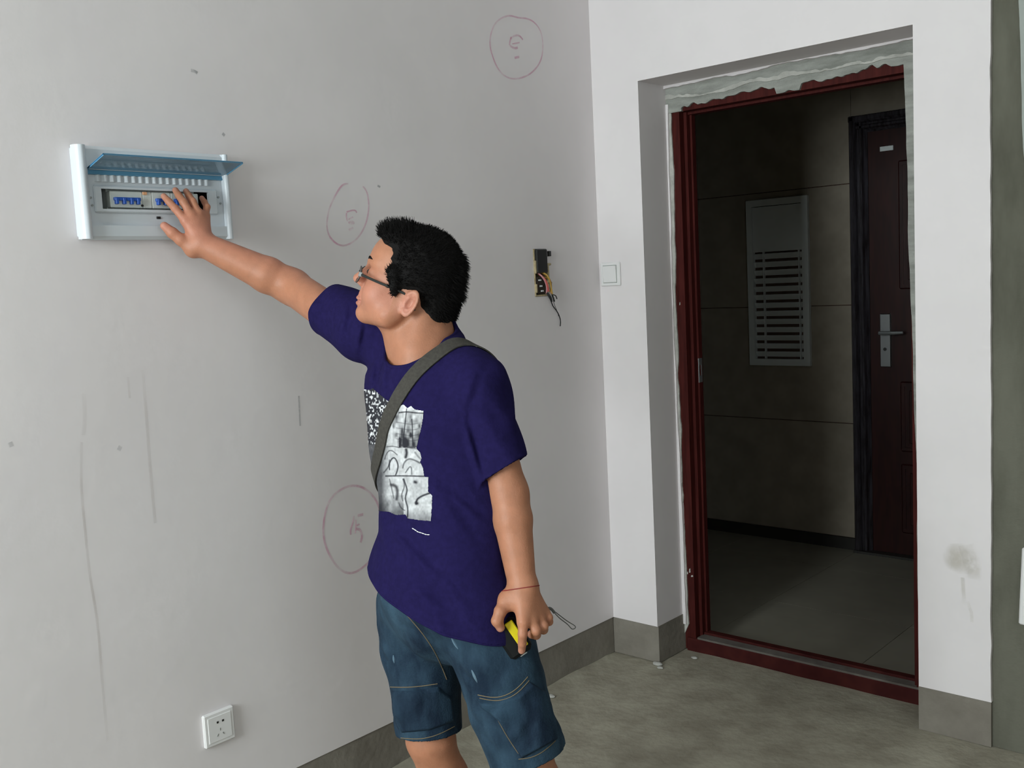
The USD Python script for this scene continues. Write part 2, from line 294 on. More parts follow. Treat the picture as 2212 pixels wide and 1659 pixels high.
mark('marker_circle', [ring(wpx(r2), gap=(0.90, 0.995), w=0.007), st([(748, 458), (758, 455), (769, 457), (770, 460)]), st([(748, 460), (748, 470), (750, 478)]), st([(752, 474), (762, 469)]), st([(752, 482), (760, 479), (764, 481), (757, 483)], w=0.008), st([(753, 497), (762, 492)], w=0.008)], M['marker'],
     'faint pink ring with a character left of the head', LW)
r3 = [(765, 1049), (780, 1052), (800, 1066), (815, 1088), (822, 1115), (822, 1145), (815, 1175), (800, 1208), (780, 1228), (757, 1238), (735, 1230), (715, 1205), (702, 1175), (698, 1145), (702, 1110), (714, 1078), (735, 1058)]
mark('marker_circle', [ring(wpx(r3), w=0.009), st([(764, 1114), (762, 1128), (757, 1145), (757, 1155)], w=0.008), st([(772, 1114), (784, 1111)], w=0.010), st([(768, 1122), (768, 1140), (767, 1152)]), st([(768, 1142), (778, 1146), (781, 1160), (778, 1172)], w=0.010), st([(770, 1135), (776, 1132)])], M['marker'],
     'pink ring with a character low on the left wall beside the shirt', LW)
mark('dirt_run', [st([(176, 955), (175, 1040), (184, 1150), (195, 1250), (208, 1330), (218, 1440), (232, 1600)], 60, 0.008, np.r_[np.linspace(.4, 1, 20), np.linspace(1, .2, 40)]), st([(180, 850), (183, 900), (180, 940)], 20, 0.012, .35)], M['drip'], 'long thin brown dirt run below the breaker panel', LW)
mark('dirt_run', [st([(308, 800), (316, 900), (325, 1020), (335, 1130)], 40, 0.010, np.r_[np.linspace(.3, .8, 20), np.linspace(.8, .3, 20)]), st([(276, 815), (280, 860)], 12, 0.007, .4)], M['drip'], 'second shorter dirt run', LW)
mark('dirt_run', [st([(645, 855), (648, 920)], 16, 0.007, .7)], M['pencil'], 'short bluish grey scuff below the raised arm', LW)
mark('scuff', [st([(412, 152), (419, 154), (426, 158)], 8, 0.010, 1.0)], M['pencil'], 'small dark scratch above the panel', LW)
mark('scuff', [st([(480, 288), (485, 293)], 6, 0.010, .8)], M['pencil'], None, LW)
mark('scuff', [st([(815, 401), (821, 404)], 6, 0.008, .9)], M['pencil'], None, LW)
mark('scuff', [st([(21, 955), (25, 965)], 6, 0.012, .5)], M['pencil'], None, LW)
mark('scuff', [st([(254, 966), (262, 970)], 6, 0.014, .45)], M['pencil'], None, LW)
# wet stain on the pier right of the door (on the door wall: the same stroke builder turned to y = 0)
def onback(V): return np.stack([V[:, 1], -V[:, 0], V[:, 2]], 1)
mark('wet_stain', [(np.stack([np.linspace(1.262, 1.274, 20), np.linspace(0.60, 0.51, 20)], 1), np.full(20, .10) * np.sin(np.linspace(.5, 2.6, 20)), np.sin(np.linspace(0.2, 3.0, 20))), (np.array([(1.288, .60), (1.300, .56), (1.305, .53), (1.303, .50)]), 0.05, np.array([.2, .7, .7, .1])),
                   (np.array([(1.276, .50), (1.278, .46), (1.280, .42)]), 0.014, np.array([.7, .5, .2])), (np.array([(1.29, .43), (1.30, .40), (1.302, .37)]), 0.012, np.array([.3, .5, .2]))], M['smudge'], 'beige stain with drips on the white pier', WB, tf=onback)

# ------------------------------------------------------------------ the red door frame in its recess
D1 = thing('door_1', kind='structure')
y0, y1 = FY, FY + 0.075
jl = cat(bx(DX0 - .004, 0.246, y0, y1, 0.0, 2.02), bx(0.246, 0.258, y0 + 0.030, y1, 0.0, 2.01), bx(0.258, 0.266, y0 + 0.052, y1, 0.05, 2.0))
obj('jamb', jl, M['red_paint'], D1)
jr = cat(bx(1.072, DX1 + .004, y0, y1, 0.0, 2.02), bx(1.062, 1.072, y0 + 0.012, y1, 0.0, 2.01))
obj('jamb', jr, M['red_paint'], D1)
obj('frame_head', cat(bx(DX0 - .004, DX1 + .004, y0, y1, 2.005, DZ + .01), bx(0.25, 1.09, y0 + .04, y1, 1.996, 2.006)), M['red_paint'], D1)
th = cat(bx(0.21, 1.14, y0 - 0.008, y0 + 0.022, -0.01, 0.047, 0.003), bx(0.21, 1.14, y0 + .04, y1, -0.01, 0.062, 0.003))
obj('threshold', th, M['red_low'], D1)
obj('threshold_top', bx(0.255, 1.08, y0 - 0.004, y1 - 0.002, 0.046, 0.054), M['frame_grey'], D1, label='dusty grey top of the threshold')
# cement packed over the head: a ragged band that leaves torn strips of red paint showing below
n = 130; xs = np.linspace(DX0 - .002, DX1 + .002, n); r5 = np.random.default_rng(11)
low = 2.020 + wavy(n, 0.020, 21, 0.5) - 0.018 * np.exp(-((xs - 0.22) / .04) ** 2) + np.where((xs > 0.63) & (xs < 0.72), -0.024, 0) + 0.006
low = np.clip(low, 2.006, 2.060)
obj('mortar', extr(Polygon(list(zip(xs, low)) + [(DX1 + .002, DZ + .005), (DX0 - .002, DZ + .005)]), 0.012, 'xz', y0 - 0.010), M['mortar'], D1, label='grey cement smeared over the frame head')
low2 = 2.048 + wavy(n, 0.010, 33, 0.4); hi2 = low2 + 0.004 + np.abs(wavy(n, 0.016, 35, 0.4))
obj('mortar', extr(Polygon(list(zip(xs, low2)) + list(zip(xs, hi2))[::-1]), 0.014, 'xz', y0 - 0.014), M['mortar_pale'], D1, label='paler ridge of cement')
lp = DZ - 0.006 + wavy(n, 0.006, 41, 0.5)
obj('plaster_lip', extr(Polygon(list(zip(xs, np.minimum(lp, DZ - .001))) + [(DX1 + .002, DZ + .005), (DX0 - .002, DZ + .005)]), 0.024, 'xz', y0 - 0.024), M['plaster'], D1, label='torn white plaster edge under the soffit')
n = 110; zs = np.linspace(0.10, 2.035, n); ed = 0.2065 + wavy(n, 0.006, 51, 0.4) + 0.004 * np.sin(zs * 4)
obj('plaster_lip', extr(Polygon([(DX0 - .003, 0.10)] + list(zip(np.maximum(ed, .200), zs)) + [(DX0 - .003, 2.035)]), 0.016, 'xz', y0 - 0.014), M['plaster'], D1, label='torn white plaster edge along the jamb')
ed2 = 0.212 + wavy(n, 0.008, 53, 0.4)
obj('mortar', extr(Polygon([(DX0 - .003, 0.05)] + list(zip(np.maximum(ed2, .200), zs)) + [(DX0 - .003, 2.035)]), 0.008, 'xz', y0 - 0.006), M['mortar_pale'], D1)
obj('mortar', cat(bx(DX0 - .003, 0.262, y0 - 0.009, y0 + 0.004, 2.004, DZ)), M['mortar'], D1)
zs = np.linspace(0.2, 2.06, n); ed3 = np.interp(zs, [.2, 1.0, 1.25, 1.5, 1.75, 2.06], [1.085, 1.079, 1.074, 1.064, 1.060, 1.054]) + wavy(n, 0.004, 57, 0.4)
obj('mortar', extr(Polygon(list(zip(ed3, zs)) + [(DX1 + .003, 2.06), (DX1 + .003, .2)]), 0.012, 'xz', y0 - 0.0117), M['mortar'], D1)
obj('paint_chip', cat(*[extr(Polygon([(x, z), (x + w, z + .002), (x + w * .9, z + h), (x + .001, z + h * .8)]), 0.002, 'xz', y0 - 0.0015) for x, z, w, h in ((0.226, .300, .006, .018), (.234, .285, .009, .008), (.215, .292, .006, .012), (.222, 1.31, .004, .012))]), M['mortar_pale'], D1, label='pale chips on the left jamb')
obj('strike_plate', cut(bx(0.2655, 0.2685, y0 + .045, y0 + .068, 1.02, 1.11), bx(0.25, 0.28, y0 + .051, y0 + .062, 1.045, 1.085)), M['dull_steel'], D1)
# crumbs of plaster on the floor
for u, v, s in ((1420, 1435, .014), (1190, 1505, .012), (1500, 1422, .010), (1426, 1443, .009)):
    r = ray(u, v); p = EYE - r * EYE[2] / r[2]
    c = trimesh.creation.icosphere(2, s); c.vertices *= [1.3, 1.0, .45]; c.vertices *= (0.75 + .5 * meshkit.noise(c.vertices * 120 + u))[:, None]; c.vertices += [p[0], p[1], s * .2]
    obj('plaster_crumb', c, M['mortar_pale'], smooth=True, label={1420: 'larger pale plaster crumb by the corner of the doorway', 1190: 'pale plaster crumb beside the left shin', 1500: 'pale plaster crumb in front of the threshold', 1426: 'smallest plaster crumb by the corner of the doorway'}[u], category='crumb')

# ------------------------------------------------------------------ the dark stair hall behind the doorway
HY = 1.80
HW = thing('wall_hall', kind='structure')
obj('grout', cat(bx(-1.6, 2.6, HY + .006, HY + .15, -.05, 2.7)), M['grout'], HW)
xt = [-1.6, -0.76, 0.08, 0.196]; zt = [0.0, 0.0421, 0.642, 1.230, 1.818, 2.7]
dholes = [(0.196, 1.236, 0.0, 2.13)]; vent = (-0.366, -0.026, 0.926, 1.783)
g = 0.0025
for a, b in ((-1.6, -0.66), (-0.66, 0.196), (0.196, 1.236), (1.236, 2.6)):
    for c, d in ((0.06, 0.642), (0.642, 1.230), (1.230, 1.818), (1.818, 2.7)):
        pg = sbox(a + g / 3, c + g, b - g / 3, d - g).difference(sbox(vent[0] + .01, vent[2] + .01, vent[1] - .01, vent[3] - .01)).difference(sbox(0.196, -1, 1.236, 2.13))
        if pg.area > 1e-4: obj('tile', extr(pg, 0.008, 'xz', HY), M['hall_tile'], HW)
obj('baseboard_hall', bx(-1.6, 0.196, HY - 0.008, HY + .01, 0, 0.06), M['hall_skirt'], kind='structure')
FH = thing('floor_hall', kind='structure')
obj('grout', bx(-1.6, 2.6, 0.25, HY + .1, -0.12, -0.004), M['grout'], FH)
for a in np.arange(-1.6, 2.6, 0.6):
    for b in (0.262, 0.862, 1.462):
        obj('tile', bx(a + .001, min(a + .6, 2.6) - .001, b + .001, min(b + .6, HY + .006) - .001, -0.02, 0.0), M['hall_floor'], FH)
obj('ceiling_hall', bx(-1.6, 2.6, 0.26, HY + .1, 2.7, 2.8), M['hall_paint'], kind='structure')
obj('wall_hall_left', bx(-1.75, -1.6, 0.26, HY + .1, 0, 2.8), M['hall_tile'], kind='structure')
obj('wall_hall_front', cat(bx(-1.75, -0.2, 0.11, 0.26, 0, 2.8), bx(1.32, 2.75, 0.26, 0.30, 0, 2.8)), M['hall_paint'], kind='structure')
obj('wall_hall_right', bx(2.6, 2.75, 0.26, HY + .1, 0, 2.8), M['hall_paint'], kind='structure')
# the neighbour's steel door
D2 = thing('door_2', kind='structure')
fx0 = 0.196
prof = [(0, 0), (0, -.030), (.006, -.036), (.022, -.036), (.030, -.030), (.036, -.018), (.044, -.018), (.050, -.026), (.060, -.026), (.066, -.012), (.075, -.004), (.080, 0)]
pp = [(a, b) for a, b in prof]
def prism_z(p2, z0, z1):
    m = trimesh.creation.extrude_polygon(Polygon(p2), z1 - z0, engine='earcut'); m.apply_translation([0, 0, z0]); return m
lj = prism_z([(fx0 + a, HY + b) for a, b in pp], 0, 2.13); rj = prism_z([(1.236 - a, HY + b) for a, b in pp], 0, 2.13)
obj('jamb', lj, M['door_film'], D2, label='moulded jamb still under wrinkled film'); obj('jamb', rj, M['door_film'], D2)
hd = trimesh.creation.extrude_polygon(Polygon([(HY + b, 2.13 - a) for a, b in pp]), 1.04, engine='earcut'); v = hd.vertices; hd.vertices = np.stack([fx0 + v[:, 2], v[:, 0], v[:, 1]], 1)
obj('frame_head', hd, M['door_film'], D2)
obj('door_leaf', bx(fx0 + .08, 1.236 - .08, HY + .004, HY + .06, 0.012, 2.05), M['steel_door'], D2)
def raised(x0, x1, z0, z1):
    a = bx(x0, x1, HY - .006, HY + .006, z0, z1, .006); return cat(cut(a, bx(x0 + .022, x1 - .022, HY - .02, HY - .002, z0 + .022, z1 - .022)), bx(x0 + .04, x1 - .04, HY - .005, HY + .006, z0 + .04, z1 - .04, .005))
for z0, z1 in ((1.30, 1.90), (0.52, 0.86), (0.12, 0.46)): obj('panel', raised(0.42, 1.05, z0, z1), M['steel_door'], D2)
obj('threshold', bx(fx0, 1.236, HY - .05, HY + .02, 0, 0.012), M['hall_skirt'], D2)
obj('number_plate', bx(0.335, 0.398, HY - .002, HY + .006, 1.952, 1.974, .001), M['vent_white'], D2, label='small pale plate high on the leaf')
hp = obj('handle_plate', bx(0.326, 0.380, HY - .010, HY + .006, 0.928, 1.186, .004), M['steel'], D2, label='bright steel handle plate')
obj('lever', cat(tube([(0.345, HY - .005, 1.095), (0.345, HY - .045, 1.095)], .009), tube([(0.338, HY - .047, 1.095), (0.40, HY - .05, 1.095), (0.452, HY - .046, 1.097)], [.010, .009, .007])), M['dull_steel'], hp)
kc = trimesh.creation.cylinder(.008, .012, sections=20); kc.apply_transform(trimesh.transformations.rotation_matrix(np.pi / 2, [1, 0, 0])); kc.apply_translation([.352, HY - .008, 1.015])
obj('keyhole', kc, M['dark'], hp)
# louvred shaft door in the tile wall
VT = thing('louvre_door', 'white louvred shaft door in the dark hall wall', 'vent door')
x0, x1, z0, z1 = vent; fw = 0.034
obj('frame', cut(bx(x0, x1, HY - .022, HY + .02, z0, z1, .002), bx(x0 + fw, x1 - fw, HY - .03, HY + .012, z0 + fw, z1 - fw)), M['vent_white'], VT)
obj('door_panel', bx(x0 + fw, x1 - fw, HY - .016, HY + .008, 1.515, z1 - fw - .003, .002), M['vent_white'], VT)
obj('backing', bx(x0 + fw, x1 - fw, HY + .008, HY + .014, z0 + fw, 1.515), M['dark'], VT)
ns = 13; zs = np.linspace(0.985, 1.492, ns)
for zc in zs:
    s = bx(x0 + fw, x1 - fw, -.0155, .0155, -.003, .003, .001); s.apply_transform(trimesh.transformations.rotation_matrix(math.radians(-58), [1, 0, 0])); s.apply_translation([0, HY - .002, zc])
    obj('slat', s, M['vent_white'], VT)
for xc in (-0.278, -0.082): obj('slat_rod', bx(xc - .003, xc + .003, HY - .012, HY + .004, z0 + fw, 1.515), M['vent_white'], VT)

# ------------------------------------------------------------------ breaker panel on the left wall
BP = thing('breaker_panel', 'white household breaker panel with raised clear blue lid on the left wall', 'breaker panel', loc=(0, -1.75, 1.67))
T = np.array([0, -1.75, 1.67])
def at0(m): m.apply_translation(-T); return m
by0, by1, bz0, bz1 = -1.945, -1.552, 1.568, 1.777
outer = bx(0.001, 0.022, by0, by1, bz0, bz1, .008)
body = cut(outer, bx(-.05, .05, -1.886, -1.612, 1.637, 1.683), bx(.013, .05, -1.914, -1.562, 1.600, 1.724), bx(-.05, .0105, -1.918, -1.575, 1.597, 1.748))
obj('cover', at0(body), M['abs'], BP, smooth=25)
def bar(yc, w, h, z0, z1):
    a = np.linspace(0, np.pi, 14); m = trimesh.creation.extrude_polygon(Polygon(np.stack([h * np.sin(a), w / 2 * np.cos(a)], 1)), z1 - z0, engine='earcut'); m.apply_translation([.014, yc, z0]); return m
obj('side_rib', at0(bar(-1.930, .030, .024, bz0 + .001, bz1 - .001)), M['abs'], BP, smooth=40)
obj('side_rib', at0(bar(-1.5615, .018, .016, bz0 + .001, bz1 - .001)), M['abs'], BP, smooth=40)
obj('bezel', at0(cut(bx(.0125, .019, -1.902, -1.588, 1.629, 1.690, .003), bx(-.01, .05, -1.885, -1.613, 1.6375, 1.6825))), M['abs'], BP)
for k in range(17):
    y = -1.888 + k * 0.0172
    a = np.linspace(-.5, .5, 7); s = trimesh.creation.extrude_polygon(Polygon(list(zip(.0045 * np.cos(a * np.pi), a * .0150)) + [(-.001, .0075), (-.001, -.0075)]), .018, engine='earcut'); s.apply_translation([.0135, y, 1.6985])
    obj('label_flute', at0(s), M['abs'], BP, smooth=30)
obj('back_box', at0(cut(bx(-.09, -.001, -1.920, -1.577, 1.595, 1.750), bx(-.085, .02, -1.915, -1.582, 1.60, 1.745))), M['brown_cavity'], BP)
obj('rail', at0(bx(-.06, -.045, -1.865, -1.63, 1.642, 1.678)), M['dull_steel'], BP)
def breaker(y0, y1, poles, m=M['off_white']):
    b = obj('breaker', at0(cat(bx(-.044, -.006, y0, y1, 1.628, 1.692, .001), bx(-.01, .012, y0, y1, 1.6415, 1.679, .0015))), m, BP)
    return b
def toggles(b, ys, zc=1.6575):
    w = abs(ys[1] - ys[0]) if len(ys) > 1 else .016
    t = [bx(.011, .021, y - .0035, y + .0035, zc - .0085, zc + .006, .001) for y in ys] + [bx(.012, .020, min(ys) - .006, max(ys) + .006, zc - .0005, zc + .007, .001)]
    obj('toggle', at0(cat(*t)), M['blue_toggle'], b)
b1 = breaker(-1.862, -1.783, 4); toggles(b1, [-1.849, -1.831, -1.813, -1.797])
cy = trimesh.creation.cylinder(.0028, .004, sections=12); cy.apply_transform(trimesh.transformations.rotation_matrix(np.pi / 2, [0, 1, 0])); cy.apply_translation([.013, -1.786, 1.647]); obj('screw', at0(cy), M['dark'], b1)
b1b = breaker(-1.7825, -1.760, 1); ob = bx(.012, .015, -1.783, -1.772, 1.672, 1.679, .001); obj('test_button', at0(ob), M['orange'], b1b)
b2 = breaker(-1.7595, -1.711, 2); toggles(b2, [-1.7455, -1.7275])
b3 = breaker(-1.7105, -1.668, 2); toggles(b3, [-1.698, -1.681])
b4 = breaker(-1.6675, -1.637, 1); toggles(b4, [-1.653])
for y, z in ((-1.909, 1.662), (-1.907, 1.645), (-1.583, 1.672), (-1.578, 1.657)):
    c = trimesh.creation.cylinder(.0025, .004, sections=12); c.apply_transform(trimesh.transformations.rotation_matrix(np.pi / 2, [0, 1, 0])); c.apply_translation([.0145, y, z]); obj('screw', at0(c), M['dull_steel'], BP)
c = bx(.012, .0150, -1.753, -1.742, 1.6165, 1.6225, .001); obj('lock_hole', at0(c), M['dark'], BP)
# lid, hinged along its lower rear edge and lifted almost level
hx, hz0 = .016, 1.7245; ex, ez = .101, 1.748; th = math.atan2(ez - hz0, ex - hx); ln = math.hypot(ez - hz0, ex - hx)
def lidpart(m): m.apply_transform(trimesh.transformations.rotation_matrix(-th, [0, 1, 0])); m.apply_translation([hx, 0, hz0]); return at0(m)
ld = obj('lid', lidpart(bx(0.0, ln, -1.914, -1.562, -.0013, .0013)), M['lid'], BP, label='clear blue plastic lid standing open')
obj('lid_rim', lidpart(cat(bx(-.004, .001, -1.914, -1.562, -.011, .003, .001), bx(ln - .002, ln, -1.914, -1.562, -.0018, .0018))), M['lid_edge'], ld)
obj('lid_rim', lidpart(bx(0, ln, -1.914, -1.9125, -.003, .0018)), M['lid_edge'], ld); obj('lid_rim', lidpart(bx(0, ln, -1.5635, -1.562, -.003, .0018)), M['lid_edge'], ld)

# ------------------------------------------------------------------ opened intercom box, switch, socket
IC = thing('intercom_box', 'opened black intercom box with loose wires on the left wall', 'intercom box', loc=(0, -.337, 1.45))
T = np.array([0, -.337, 1.45])
obj('wall_box', at0(cut(bx(-.054, .003, -.371, -.304, 1.373, 1.533), bx(-.05, .02, -.367, -.308, 1.378, 1.529))), M['brass'], IC, label='yellowed box rim')
obj('circuit_board', at0(bx(-.012, .012, -.366, -.309, 1.452, 1.533, .003)), M['dark'], IC, label='black module in the upper half')
obj('terminal', at0(bx(-.04, .004, -.362, -.312, 1.382, 1.44, .002)), M['cavity'], IC)
for y0, z0, h in ((-.372, 1.45, .045), (-.372, 1.385, .03), (-.306, 1.43, .05), (-.306, 1.395, .03)): obj('mounting_clip', at0(bx(-.01, .008, y0, y0 + .008, z0, z0 + h, .002)), M['brass'], IC)
for y, z in ((-.293, 1.481), (-.292, 1.417)):
    c = trimesh.creation.cylinder(.004, .022, sections=12); c.apply_transform(trimesh.transformations.rotation_matrix(np.pi / 2, [1, 0, 0])); c.apply_translation([.004, y - .005, z]); obj('screw', at0(c), M['brass'], IC)
obj('side_clip', at0(bx(.0, .012, -.297, -.289, 1.508, 1.526, .001)), M['dark'], IC)
for y, z in ((-.355, 1.425), (-.350, 1.405), (-.345, 1.388)): obj('terminal_screw', at0(bx(.003, .007, y, y + .012, z, z + .005)), M['vent_white'], IC)
def wire(pts, r, m): obj('wire', at0(tube(spline(pts, 40), r, 6)), M[m], IC)
wire([(-.005, -.352, 1.456), (.012, -.345, 1.44), (.016, -.330, 1.415), (.012, -.322, 1.395), (.006, -.318, 1.38)], .0028, 'wire_pink')
wire([(-.005, -.345, 1.45), (.014, -.338, 1.435), (.020, -.327, 1.41), (.016, -.318, 1.388)], .0030, 'wire_red')
wire([(-.005, -.335, 1.456), (.016, -.325, 1.445), (.022, -.315, 1.42), (.02, -.306, 1.395), (.018, -.300, 1.378)], .0025, 'wire_yellow')
wire([(-.005, -.328, 1.452), (.014, -.318, 1.44), (.020, -.309, 1.42), (.018, -.304, 1.40), (.016, -.305, 1.38)], .0025, 'wire_orange')
wire([(-.005, -.322, 1.44), (.014, -.312, 1.43), (.016, -.303, 1.41), (.014, -.308, 1.385)], .0024, 'wire_yellow')
wire([(.008, -.320, 1.383), (.016, -.314, 1.365), (.016, -.306, 1.352), (.014, -.296, 1.338), (.014, -.280, 1.322), (.013, -.262, 1.300), (.012, -.255, 1.280), (.012, -.258, 1.264)], .0020, 'wire_black')
wire([(.010, -.317, 1.383), (.018, -.311, 1.368), (.016, -.303, 1.352)], .0032, 'wire_black')
wire([(.016, -.301, 1.38), (.018, -.296, 1.366), (.016, -.288, 1.352)], .0022, 'wire_black')
wire([(.016, -.302, 1.376), (.016, -.294, 1.355), (.014, -.284, 1.335), (.014, -.272, 1.314), (.013, -.266, 1.300)], .0009, 'wire_black')
wire([(.014, -.298, 1.376), (.02, -.287, 1.372), (.018, -.277, 1.360)], .0018, 'wire_black')

SW = thing('light_switch', 'white wall light switch left of the doorway', 'switch', loc=(.0534, 0, 1.4368)); T = np.array([.0534, 0, 1.4368])
obj('plate', at0(bx(T[0] - .043, T[0] + .043, -.009, .001, T[2] - .043, T[2] + .043, .003)), M['white_plastic'], SW)
rk = bx(-.029, .029, -.004, .004, -.030, .030, .0015); rk.apply_transform(trimesh.transformations.rotation_matrix(math.radians(4), [1, 0, 0])); rk.apply_translation([T[0], -.0100, T[2]])
obj('rocker', at0(rk), M['white_plastic'], SW)
obj('gap', at0(bx(T[0] - .031, T[0] + .031, -.0093, -.008, T[2] - .0325, T[2] + .0325)), M['skim'], SW)
SK = thing('wall_socket', 'white five-hole power socket low on the left wall', 'socket', loc=(0, -1.696, .3412)); T = np.array([0, -1.696, .3412])
obj('plate', at0(bx(-.001, .011, T[1] - .043, T[1] + .043, T[2] - .043, T[2] + .043, .003)), M['white_plastic'], SK)
obj('face', at0(bx(.009, .0125, T[1] - .033, T[1] + .033, T[2] - .033, T[2] + .033, .001)), M['white_plastic'], SK)
def hole(dy, dz, rot, w=.0065, h=.0022):
    b = bx(-.0006, .0006, -w / 2, w / 2, -h / 2, h / 2); b.apply_transform(trimesh.transformations.rotation_matrix(rot, [1, 0, 0])); b.apply_translation([.0126, T[1] + dy, T[2] + dz]); obj('pin_hole', at0(b), M['dark'] if dz > 0 else M['dull_steel'], SK)
hole(-.006, .016, np.pi / 2, .005, .0055); hole(.009, .016, np.pi / 2, .005, .0055); hole(0, -.004, np.pi / 2); hole(-.008, -.017, 1.0); hole(.008, -.017, -1.0)

# white cover standing out at the right edge of the photograph
c = bx(-.13, .13, -.018, 0.006, -.112, .112, .004); c.apply_transform(trimesh.transformations.rotation_matrix(math.radians(2.2), [0, 1, 0])); 
CV = thing('box_cover', 'white box cover hung slightly askew on the concrete at the right edge', 'cover', loc=(1.563, .010, .497))
obj('cover_plate', c, M['white_plastic'], CV)
obj('screw', tube([(-.10, -.017, .0), (-.10, -.021, .0)], .004), M['dull_steel'], CV)
# ------------------------------------------------------------------ implicit-surface modelling for the figure
def nrm(x): return np.sqrt(np.einsum('ij,ij->i', x, x))
def cone(p, a, b, r1, r2):
    a = np.asarray(a, float); b = np.asarray(b, float); ab = b - a
    t = np.clip((p - a) @ ab / (ab @ ab), 0, 1)
    return nrm(p - a - t[:, None] * ab) - (r1 + (r2 - r1) * t)
def chain(p, pts, rs, k=0.006):
    d = None
    for i in range(len(pts) - 1):
        e = cone(p, pts[i], pts[i + 1], rs[i], rs[i + 1]); d = e if d is None else smin(d, e, k)
    return d
def smin(a, b, k):
    h = np.clip(0.5 + 0.5 * (b - a) / k, 0, 1); return b + (a - b) * h - k * h * (1 - h)
def smax(a, b, k): return -smin(-a, -b, k)
def ell(p, c, r, B=None):
    q = p - np.asarray(c, float)
    if B is not None: q = q @ np.asarray(B).T
    r = np.asarray(r, float); k0 = nrm(q / r); k1 = nrm(q / (r * r))
    return np.where(k1 > 1e-9, k0 * (k0 - 1) / np.maximum(k1, 1e-9), -r.min())
def near(p, lo, hi, fn, pad=0.06, far=0.08):
    """fn where p lies in the padded box, a safe large distance elsewhere."""
    lo = np.asarray(lo) - pad; hi = np.asarray(hi) + pad; m = ((p >= lo) & (p <= hi)).all(1); d = np.full(len(p), far)
    if m.any(): d[m] = fn(p[m])
    return d
def surface(fn, lo, hi, h, coarse=10):
    """Surface net of fn = 0: fine samples only in blocks that the surface can cross, then two Newton steps onto the surface."""
    lo = np.asarray(lo, float); n = np.ceil((np.asarray(hi) - lo) / (h * coarse)).astype(int)
    g = np.stack(np.meshgrid(*[np.arange(k) for k in n], indexing='ij'), -1).reshape(-1, 3)
    c = lo + (g + 0.5) * coarse * h; d = np.concatenate([fn(q) for q in np.array_split(c, max(1, len(c) // 100000))])
    S = np.repeat(np.repeat(np.repeat(np.where(d > 0, 1, -1).astype(np.float32).reshape(n), coarse, 0), coarse, 1), coarse, 2)
    act = g[np.abs(d) < coarse * h * 1.25 + 0.004]
    o = np.stack(np.meshgrid(*[np.arange(coarse)] * 3, indexing='ij'), -1).reshape(-1, 3)
    for ch in np.array_split(act, max(1, len(act) // 250)):
        idx = (ch[:, None] * coarse + o[None]).reshape(-1, 3); S[idx[:, 0], idx[:, 1], idx[:, 2]] = fn(lo + idx * h)
    I = S < 0
    cells, edges = [], []
    quads = []
    for ax in range(3):
        a = np.moveaxis(I, ax, 0); x = np.argwhere(a[:-1] != a[1:]); s = a[:-1][tuple(x.T)]
        x = x[:, [1, 0, 2]] if ax == 1 else (x[:, [1, 2, 0]] if ax == 2 else x)
        u, w = (ax + 1) % 3, (ax + 2) % 3; ok = (x[:, u] > 0) & (x[:, w] > 0); x, s = x[ok], s[ok]
        q = np.repeat(x[:, None], 4, 1); q[:, 1, u] -= 1; q[:, 2, u] -= 1; q[:, 2, w] -= 1; q[:, 3, w] -= 1
        y = x.copy(); y[:, ax] += 1; va = S[tuple(x.T)]; vb = S[tuple(y.T)]; t = va / (va - vb); pt = x.astype(float); pt[:, ax] += t
        q[~s] = q[~s][:, ::-1]; quads.append(q); edges.append(np.repeat(pt[:, None], 4, 1))
    q = np.concatenate(quads); pt = np.concatenate(edges); sh = np.array(S.shape); fl = (q[..., 0] * sh[1] + q[..., 1]) * sh[2] + q[..., 2]
    ids, inv = np.unique(fl.reshape(-1), return_inverse=True); v = np.zeros((len(ids), 3)); cnt = np.bincount(inv, minlength=len(ids))
    for k in range(3): v[:, k] = np.bincount(inv, pt[..., k].reshape(-1), minlength=len(ids)) / cnt
    v = lo + v * h; f = inv.reshape(-1, 4)
    for _ in range(2):
        d0 = fn(v); e = h * 0.4; gr = np.stack([fn(v + np.eye(3)[k] * e) - d0 for k in range(3)], 1) / e; nn = (gr ** 2).sum(1, keepdims=True)
        v = v - np.clip(d0[:, None] * gr / np.maximum(nn, 0.2), -0.7 * h, 0.7 * h)
    return v, np.vstack([f[:, [0, 1, 2]], f[:, [0, 2, 3]]])
def march(fn, o, d, t0=0.0, t1=4.0, n=90):
    """Sphere tracing; returns points and a hit mask."""
    t = np.full(len(o), t0); act = np.arange(len(o))
    for _ in range(n):
        s = fn(o[act] + d[act] * t[act][:, None]); t[act] += np.clip(s * 0.85, -0.01, 0.2); act = act[(np.abs(s) > 5e-5) & (t[act] < t1 + .2)]
        if not len(act): break
    return o + d * t[:, None], (np.abs(fn(o + d * t[:, None])) < 0.004) & (t < t1)
def unit(v): v = np.asarray(v, float); return v / np.linalg.norm(v)

# ------------------------------------------------------------------ pose
UP = np.array([0, 0, 1.0])
LEFT_IMG = unit([-0.7461, -0.6639, 0]); AWAY = unit([-0.6651, 0.7398, 0])
RS, LS = at(782, 724, 2.205), at(1034, 848, 2.01)
RE = at(632, 620, 2.40); RWR = np.array([0.098, -1.687, 1.551])
LE = at(1099, 1066, 2.00); LWR = at(1128, 1264, 1.965)
RH, LH = at(905, 1290, 2.19), at(1032, 1290, 2.05)
RK, LK = at(930, 1590, 2.19), at(1135, 1625, 2.04)
RA = np.array([RK[0] + .015, RK[1] + .05, 0.085]); LA = np.array([LK[0] + .07, LK[1] + .07, 0.085])
HC = at(897, 588, 2.09)                       # middle of the head
NB = at(922, 745, 2.10)                       # base of the neck
FACE = unit(math.cos(math.radians(1)) * LEFT_IMG + math.sin(math.radians(1)) * AWAY)
PIT = math.radians(20)
